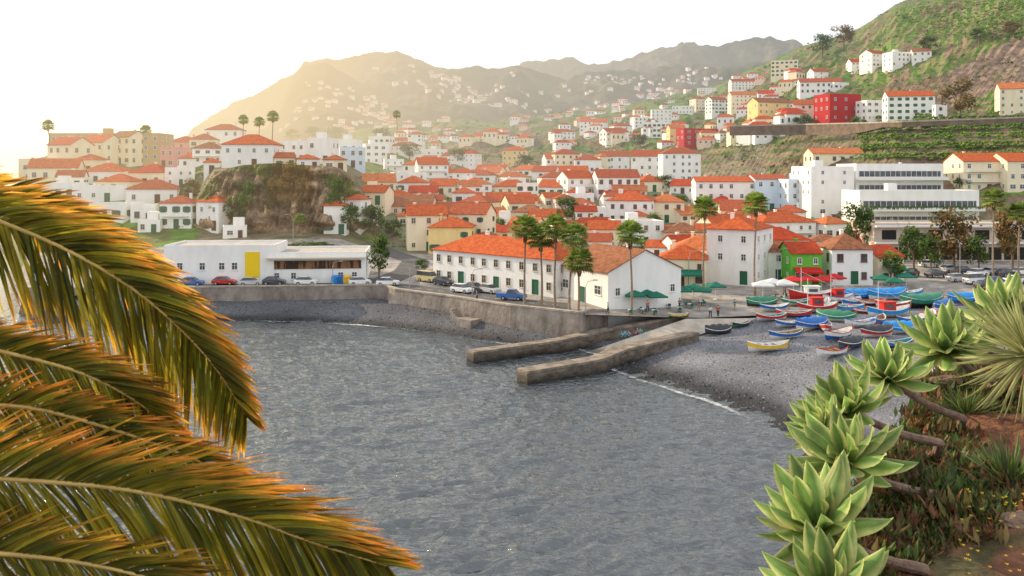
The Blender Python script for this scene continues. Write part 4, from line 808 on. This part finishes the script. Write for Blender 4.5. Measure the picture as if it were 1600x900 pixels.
for px,pb,pt,l in [(1076,452,392,'street lamp beside the orange-roofed restaurant'),(1500,440,372,'tall curved street lamp in the harbour car park'),(1404,420,342,'street lamp before the parking building'),(458,382,335,'street lamp on the road under the cliff'),(520,447,408,'street lamp on the sea road by the low white building'),(738,462,420,'street lamp on the promenade before the long white building'),(915,494,440,'street lamp at the end of the sea wall'),(1215,448,388,'street lamp beside the small white harbour house'),(640,452,415,'street lamp at the road junction')]:
    p=hitb(px,pb); h=(pb-pt)*p.y/F; e=empty('street_lamp',p,R.choice([0,3.14]),l,'street lamp'); m=MB(); m.tube([(0,0,0),(0,0,h*.8),(.3,0,h*.95),(1.2,0,h)],[.09,.06,.05,.04],6); ob('pole',m.mesh('pole',lm),e); ob('lamp_head',MB().box(1.1,-.14,h-.08,1.75,.14,h+.06).mesh('lamp_head',lm),e)
for px,c,l in [(524,'bright blue','blue recycling container on the sea road'),(532,'blue','dark blue recycling container beside the yellow one'),(542,'yellow','yellow recycling container on the sea road')]:
    p=hitb(px,444); e=empty('recycling_container',p,0,l,'container'); m=MB(); sect(m,[(-.55,.1),(.55,.1),(.65,1.3),(-.65,1.3)],[.45,.45,.55,.55]); ob('bin_body',m.mesh('bin_body',BP[c]),e); m=MB(); sect(m,[(-.68,1.303),(.68,1.303),(.5,1.6),(-.5,1.6)],[.58,.58,.4,.4]); ob('lid',m.mesh('lid',BP[c]),e)
# ---------- foreground soil and plants
def sz_(X,Y):
    e=X-(1.0+(Y-3.2)*.62); z=23.36+.10*noise.fractal(V((X*1.3,Y*1.3,2)),1,2,5)+.05*max(0,X-2)
    if e<0: z+=e*2.2
    if Y>7.6: z-=(Y-7.6)*1.3
    if Y<2: z-=(2-Y)*.2
    return z
m=MB(); rows=[];cols=[]
for j in range(150):
    Y=.8+j*.07; r=[];c=[]
    for i in range(160):
        X=-.6+i*.08; r.append((X,Y,sz_(X,Y)+.02*noise.fractal(V((X*7,Y*7,4)),1,2,3))); k=noise.fractal(V((X*2,Y*2,7)),1,2,4); c.append((.15+.05*k,.065+.03*k,.035+.02*k) if k<.3 else (.08,.07,.03))
    rows.append(r);cols.append(c)
m.grid(rows,0,cols); tag(ob('soil_bank',m.mesh('soil_bank',mat('red_soil',(0,0,0),vcol=True,scale=9,rough=.95,bump=.06,bs=14))),kind='structure')
agm=mat('agave_leaf',(0,0,0),vcol=True,scale=6,rough=.5,trans=.4,spec=.3,haze=False)
def rosette(n,Lf,wd,col,edge,seed,emin=.1,emax=1.45,curl=.25):
    r=random.Random(seed); m=MB()
    for k in range(n):
        t=k/n; a=k*2.39996+r.uniform(-.15,.15); el=lerp(emax,emin,t**1.0)+r.uniform(-.1,.1); l=Lf*lerp(.75,1,math.sin(min(1,t*1.3)*1.57))*r.uniform(.82,1.1); u=V((math.cos(a),math.sin(a),0)); s=V((-u.y,u.x,0)); ns=10; rows=[];cols=[]; p=u*.02; ang=el; br=r.uniform(.6,1.25); tw=r.uniform(-.4,.4); cu=curl*r.uniform(.4,1.6)
        for q in range(ns+1):
            f=q/ns; d=u*math.cos(ang)+V((0,0,math.sin(ang))); nrm=d.cross(s).normalized()*-1
            w=wd*(.42+1.25*f if f<.46 else .995*(1-((f-.46)/.54)**1.8)+.004)*.55*(l/Lf)
            sd=(s*math.cos(tw*f)+nrm*math.sin(tw*f)); row=[];cr=[]
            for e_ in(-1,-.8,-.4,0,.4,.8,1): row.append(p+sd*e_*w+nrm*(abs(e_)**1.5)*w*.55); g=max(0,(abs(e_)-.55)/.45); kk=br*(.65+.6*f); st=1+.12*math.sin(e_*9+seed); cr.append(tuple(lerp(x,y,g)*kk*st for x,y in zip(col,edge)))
            rows.append(row);cols.append(cr); p=p+d*l/ns; ang+= -cu/ns*(1 if f<.55 else -2.2)*2
        m.grid(rows,0,cols)
    return m
def agave(px,py,Y,Lp,lab,seed,ax=(-.3,-.35,.9),n=31,wd=None,col=(.17,.285,.065),edge=(.66,.64,.24),stem=(95,40),emin=.05,name='agave_plant',sr=1.):
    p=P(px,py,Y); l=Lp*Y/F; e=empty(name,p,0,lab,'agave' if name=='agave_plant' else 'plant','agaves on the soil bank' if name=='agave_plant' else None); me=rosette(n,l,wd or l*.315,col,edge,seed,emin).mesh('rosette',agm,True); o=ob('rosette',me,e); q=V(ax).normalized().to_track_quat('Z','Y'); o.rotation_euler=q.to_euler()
    if stem:
        g=V((p.x+stem[0]*Y/F,p.y-.02,p.z-stem[1]*Y/F)); m=MB(); d=g-p; pts=[V((0,0,0))+d*(i/8)+V((0,0,-.03*math.sin(i/8*3.14))) for i in range(9)]; pts.append(V((d.x*1.1,d.y+.2,sz_(g.x,g.y)-p.z-.1))); m.tube(pts,[.018+.0025*(i%2)+.0008*i for i in range(10)],9); ob('stem',m.mesh('stem',mat('agave_stem',(.26,.17,.12),(.13,.08,.06),scale=25,bump=.01,bs=40)),e)
agave(1296,930,3.3,116,'agave rosette at the very bottom, cut by the lower edge of the picture',1,stem=(130,10))
agave(1280,826,3.7,118,'large yellow-green agave rosette second from the bottom',2,stem=(160,60),ax=(-.4,-.35,.85))
agave(1322,722,4.3,96,'agave rosette in the middle of the leaning column of agaves',3,stem=(140,50),ax=(-.35,-.3,.85))
agave(1326,640,4.9,80,'agave rosette left of a bare brown stem, fourth from the bottom',4,stem=(140,50),ax=(-.5,-.3,.8))
agave(1388,592,5.5,74,'upper agave rosette of the leaning column near the beach edge',5,stem=(115,60),ax=(-.1,-.3,.9))
agave(1282,668,4.7,58,'small agave rosette leaning out left over the beach edge',12,stem=(90,20),ax=(-.6,-.2,.7))
agave(1480,545,6.2,78,'small agave rosette in front of the covered boats',6,stem=(70,50))
agave(1572,502,6.3,90,'agave rosette at the right edge before the car park',7,stem=None)
agave(1610,555,5.4,124,'spiky yellow-green plant with many narrow leaves at the right edge',8,n=150,wd=.020,col=(.26,.28,.09),edge=(.55,.5,.24),stem=None,emin=-.9,name='yucca_plant',ax=(-.5,-.4,.6))
agave(1580,760,4.6,95,'dark narrow-leaved clump growing in the soil at the right edge',9,n=80,wd=.018,col=(.10,.15,.035),edge=(.2,.24,.07),stem=None,emin=.2,name='leafy_clump',ax=(0,0,1))
agave(1510,650,5.8,60,'small narrow-leaved clump in the red soil behind the agaves',10,n=60,wd=.018,col=(.09,.14,.03),edge=(.16,.2,.06),stem=None,emin=.2,name='leafy_clump',ax=(0,0,1))
agave(1475,770,4.6,55,'low narrow-leaved clump between two agave stems',14,n=60,wd=.014,col=(.09,.14,.03),edge=(.2,.2,.06),stem=None,emin=.2,name='leafy_clump',ax=(0,0,1))
wd_=MB(); fl=MB()
for k in range(5600):
    Y=R.uniform(2.4,7.6); X=(R.uniform(1290,1640)-800)/F*Y; z=sz_(X,Y)
    if z<23.0: continue
    if noise.noise(V((X*1.5,Y*1.5,1)))<-.28: continue
    s=R.uniform(.02,.06)*(1.7 if R.random()<.12 else 1); br=R.uniform(.4,1.5); cb=R.choice([(.08,.13,.03),(.09,.14,.03),(.06,.10,.025),(.15,.13,.035),(.20,.14,.05),(.24,.10,.05),(.16,.07,.04)])
    for q in range(13):
        a=R.uniform(0,6.28); el=R.uniform(.2,1.4); d=V((math.cos(a)*math.cos(el),math.sin(a)*math.cos(el),math.sin(el))); l=s*R.uniform(.6,1.5); w=V((-d.y,d.x,0)).normalized()*l*.13; o=V((X+R.uniform(-s,s),Y+R.uniform(-s,s),z-.005)); g=br*R.uniform(.7,1.2); wd_.face([o,o+d*l*.5-w,o+d*l,o+d*l*.5+w],0,tuple(x*g for x in cb))
for k in range(60):
    Y=R.uniform(3,4.2); X=(R.uniform(1500,1610)-800)/F*Y; z=sz_(X,Y)+R.uniform(.06,.10); a=R.uniform(0,6)
    for q in range(5): t=a+q*1.256; fl.face([(X,Y,z),(X+.006*math.cos(t-.4),Y+.006*math.sin(t-.4),z+.004),(X+.009*math.cos(t),Y+.009*math.sin(t),z+.006),(X+.006*math.cos(t+.4),Y+.006*math.sin(t+.4),z+.004)])
tag(ob('weeds',wd_.mesh('weeds',agm)),'low green and dry weeds growing on the red soil','weeds',kind='stuff'); tag(ob('yellow_flowers',fl.mesh('yellow_flowers',mat('yellow_petal',(.8,.5,.02),trans=.3))),'tiny yellow flowers in the bottom right corner','flowers',kind='stuff')
rk=mat('brown_rock',(.24,.16,.11),(.12,.08,.06),scale=8,rough=.9,bump=.03,bs=20)
for px,Y,s,l in [(1592,4.0,.07,'largest brown rock in the soil near the bottom right corner'),(1430,4.3,.06,'brown rock lying between the agave stems'),(1480,6.5,.09,'small brown rock behind the agaves'),(1530,3.3,.04,'small rock at the bottom edge')]:
    X=(px-800)/F*Y; m=MB(); rows=[]
    for j in range(13):
        th=math.pi*j/12; row=[]
        for i in range(21):
            a=2*math.pi*i/20; d=V((math.sin(th)*math.cos(a),math.sin(th)*math.sin(a),math.cos(th))); row.append(d*s*(1+.35*noise.fractal(d*1.2+V((px,0,0)),1,2,4)))
        rows.append(row)
    m.grid(rows); tag(ob('rock',m.mesh('rock',rk),None,(X,Y,sz_(X,Y)+s*.1),0,(1.3,1,.6)),l,'rock')
# ---------- foreground palm
frm=mat('frond_leaflets',(0,0,0),vcol=True,scale=5,rough=.5,trans=.62,spec=.3,haze=False)
rbm=mat('frond_midrib',(.62,.43,.13),(.42,.27,.08),scale=10,rough=.5,haze=False)
fe=empty('foreground_palm',(-3.3,2.4,18),0,'big feathery palm with arching golden green fronds reaching in from the left edge','palm tree')
tb=MB(); tb.tube([(0,0,0),(.02,0,3),(0,0,6.6)],[.4,.36,.4],14); ob('trunk',tb.mesh('trunk',bark,True),fe)
def cat(pts,t):
    n=len(pts)-1; x=t*n; i=min(int(x),n-1); f=x-i; p0,p1,p2,p3=pts[max(i-1,0)],pts[i],pts[i+1],pts[min(i+2,n)]
    return .5*((2*p1)+(p2-p0)*f+(2*p0-5*p1+4*p2-p3)*f*f+(3*p1-p0-3*p2+p3)*f**3)
def frond(spec,n,Lu,Ld,seed,brown=.4,au=.75,ad=.95):
    r=random.Random(seed); pts=[P(*a) for a in spec]; base=fe.location; m=MB()
    rb=MB(); K=24; rb.tube([cat(pts,i/K)-base for i in range(K+1)],[lerp(.009,.002,i/K) for i in range(K+1)],6,0)
    for i in range(n):
        t=(i+r.random()*.8)/n; p=cat(pts,t); T=(cat(pts,min(1,t+.02))-cat(pts,max(0,t-.02))).normalized(); U=V((-T.z,0,T.x)).normalized()
        for s,L0,an in((1,Lu,au),(-1,Ld,ad)):
            L1=L0*p.y/F*min(1,.35+2.2*(1-t))*r.uniform(.8,1.15); a=an*lerp(1.05,.55,t)+r.uniform(-.06,.06); d=(T*math.cos(a)+U*s*math.sin(a)+V((0,r.uniform(-.3,.3),0))).normalized()
            ax=d.cross(V((r.uniform(-.8,.8),1,r.uniform(-.8,.8)))).normalized(); w0=.0049*r.uniform(.75,1.3)*p.y/2.3; q=p.copy(); rows=[];cols=[]; ns=6; br=r.uniform(.35,1.4); fold=d.cross(ax).normalized()*.3
            bw=brown*r.uniform(.2,1.3)*(1.25 if s>0 else .7); yl=r.random()**1.4
            for k in range(ns+1):
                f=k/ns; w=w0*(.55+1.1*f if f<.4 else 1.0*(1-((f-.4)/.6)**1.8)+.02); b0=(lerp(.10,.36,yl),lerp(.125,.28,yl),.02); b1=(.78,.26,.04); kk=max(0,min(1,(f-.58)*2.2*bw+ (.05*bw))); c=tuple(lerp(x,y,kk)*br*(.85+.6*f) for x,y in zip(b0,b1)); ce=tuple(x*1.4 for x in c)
                rows.append([q-base-ax*w+fold*w,q-base,q-base+ax*w+fold*w]); cols.append([ce,c,ce]); q=q+d*L1/ns; d=(d+V((0,0,-.045-.025*r.random()))).normalized()
            m.grid(rows,0,cols)
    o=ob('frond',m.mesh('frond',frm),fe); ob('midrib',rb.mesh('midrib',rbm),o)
frond([(-260,260,2.7),(-120,300,2.65),(0,345,2.65),(120,398,2.65),(230,468,2.7),(325,560,2.8),(385,650,2.9)],300,125,195,1,.8)
frond([(-260,235,2.9),(-100,285,2.9),(60,325,2.9),(180,388,2.9),(285,480,3.),(355,590,3.1)],140,80,110,6,1.1)
frond([(-240,500,2.55),(-120,520,2.5),(0,548,2.5),(120,580,2.5),(210,625,2.55),(270,675,2.6)],220,100,140,2,.8)
frond([(-240,680,2.45),(-120,640,2.4),(30,635,2.4),(180,672,2.4),(320,725,2.45),(420,785,2.5)],190,90,125,3,1.5)
frond([(-250,760,2.2),(-150,745,2.2),(0,748,2.2),(200,765,2.2),(370,805,2.25),(490,848,2.3),(605,884,2.35)],350,165,205,4,1.0)
frond([(-250,880,2.1),(-100,862,2.1),(80,872,2.1),(240,905,2.1),(380,960,2.15)],180,120,110,5,.5)
# ---------- light, sky, camera
az,el=math.radians(-56),math.radians(24); sd=V((math.sin(az)*math.cos(el),math.cos(az)*math.cos(el),math.sin(el)))
l=D.lights.new('sun','SUN'); l.energy=5; l.angle=math.radians(.5); l.color=(1,.81,.56); s=D.objects.new('sun',l); COL.objects.link(s); s.rotation_euler=(-sd).to_track_quat('-Z','Y').to_euler(); s.location=(0,0,100)
w=D.worlds.new('World'); S.world=w; w.use_nodes=True; N=w.node_tree.nodes; L=w.node_tree.links; N.clear()
out=N.new('ShaderNodeOutputWorld'); sk=N.new('ShaderNodeTexSky'); sk.sky_type='NISHITA'; sk.sun_disc=False; sk.sun_elevation=el; sk.sun_rotation=az; sk.dust_density=3; b1=N.new('ShaderNodeBackground'); b1.inputs[1].default_value=.05; L.new(sk.outputs[0],b1.inputs[0])
tc=N.new('ShaderNodeTexCoord'); vm=N.new('ShaderNodeVectorMath'); vm.operation='DOT_PRODUCT'; gl=V((math.sin(math.radians(-34)),math.cos(math.radians(-34)),.10)).normalized(); vm.inputs[1].default_value=gl; L.new(tc.outputs['Generated'],vm.inputs[0])
rp=N.new('ShaderNodeValToRGB'); L.new(vm.outputs['Value'],rp.inputs[0]); e=rp.color_ramp.elements; e[0].position=0; e[0].color=(.92,.93,.95,1); e[1].position=1; e[1].color=(1.0,.90,.66,1)
k=e.new(.55); k.color=(.78,.78,.77,1); k=e.new(.86); k.color=(.74,.73,.69,1)
b2=N.new('ShaderNodeBackground'); b2.inputs[1].default_value=1.16; L.new(rp.outputs[0],b2.inputs[0]); ad=N.new('ShaderNodeAddShader'); L.new(b1.outputs[0],ad.inputs[0]); L.new(b2.outputs[0],ad.inputs[1]); L.new(ad.outputs[0],out.inputs[0])
c=D.cameras.new('camera'); co=D.objects.new('camera',c); COL.objects.link(co); S.camera=co; co.location=(0,0,H); co.rotation_euler=(math.pi/2,0,0); c.sensor_width=36; c.lens=F/1600*36; c.shift_y=-.1125; c.clip_end=30000; c.clip_start=.05
c.dof.use_dof=True; c.dof.focus_distance=120; c.dof.aperture_fstop=10
S.view_settings.view_transform='Standard'; S.view_settings.look='None'; S.view_settings.exposure=0
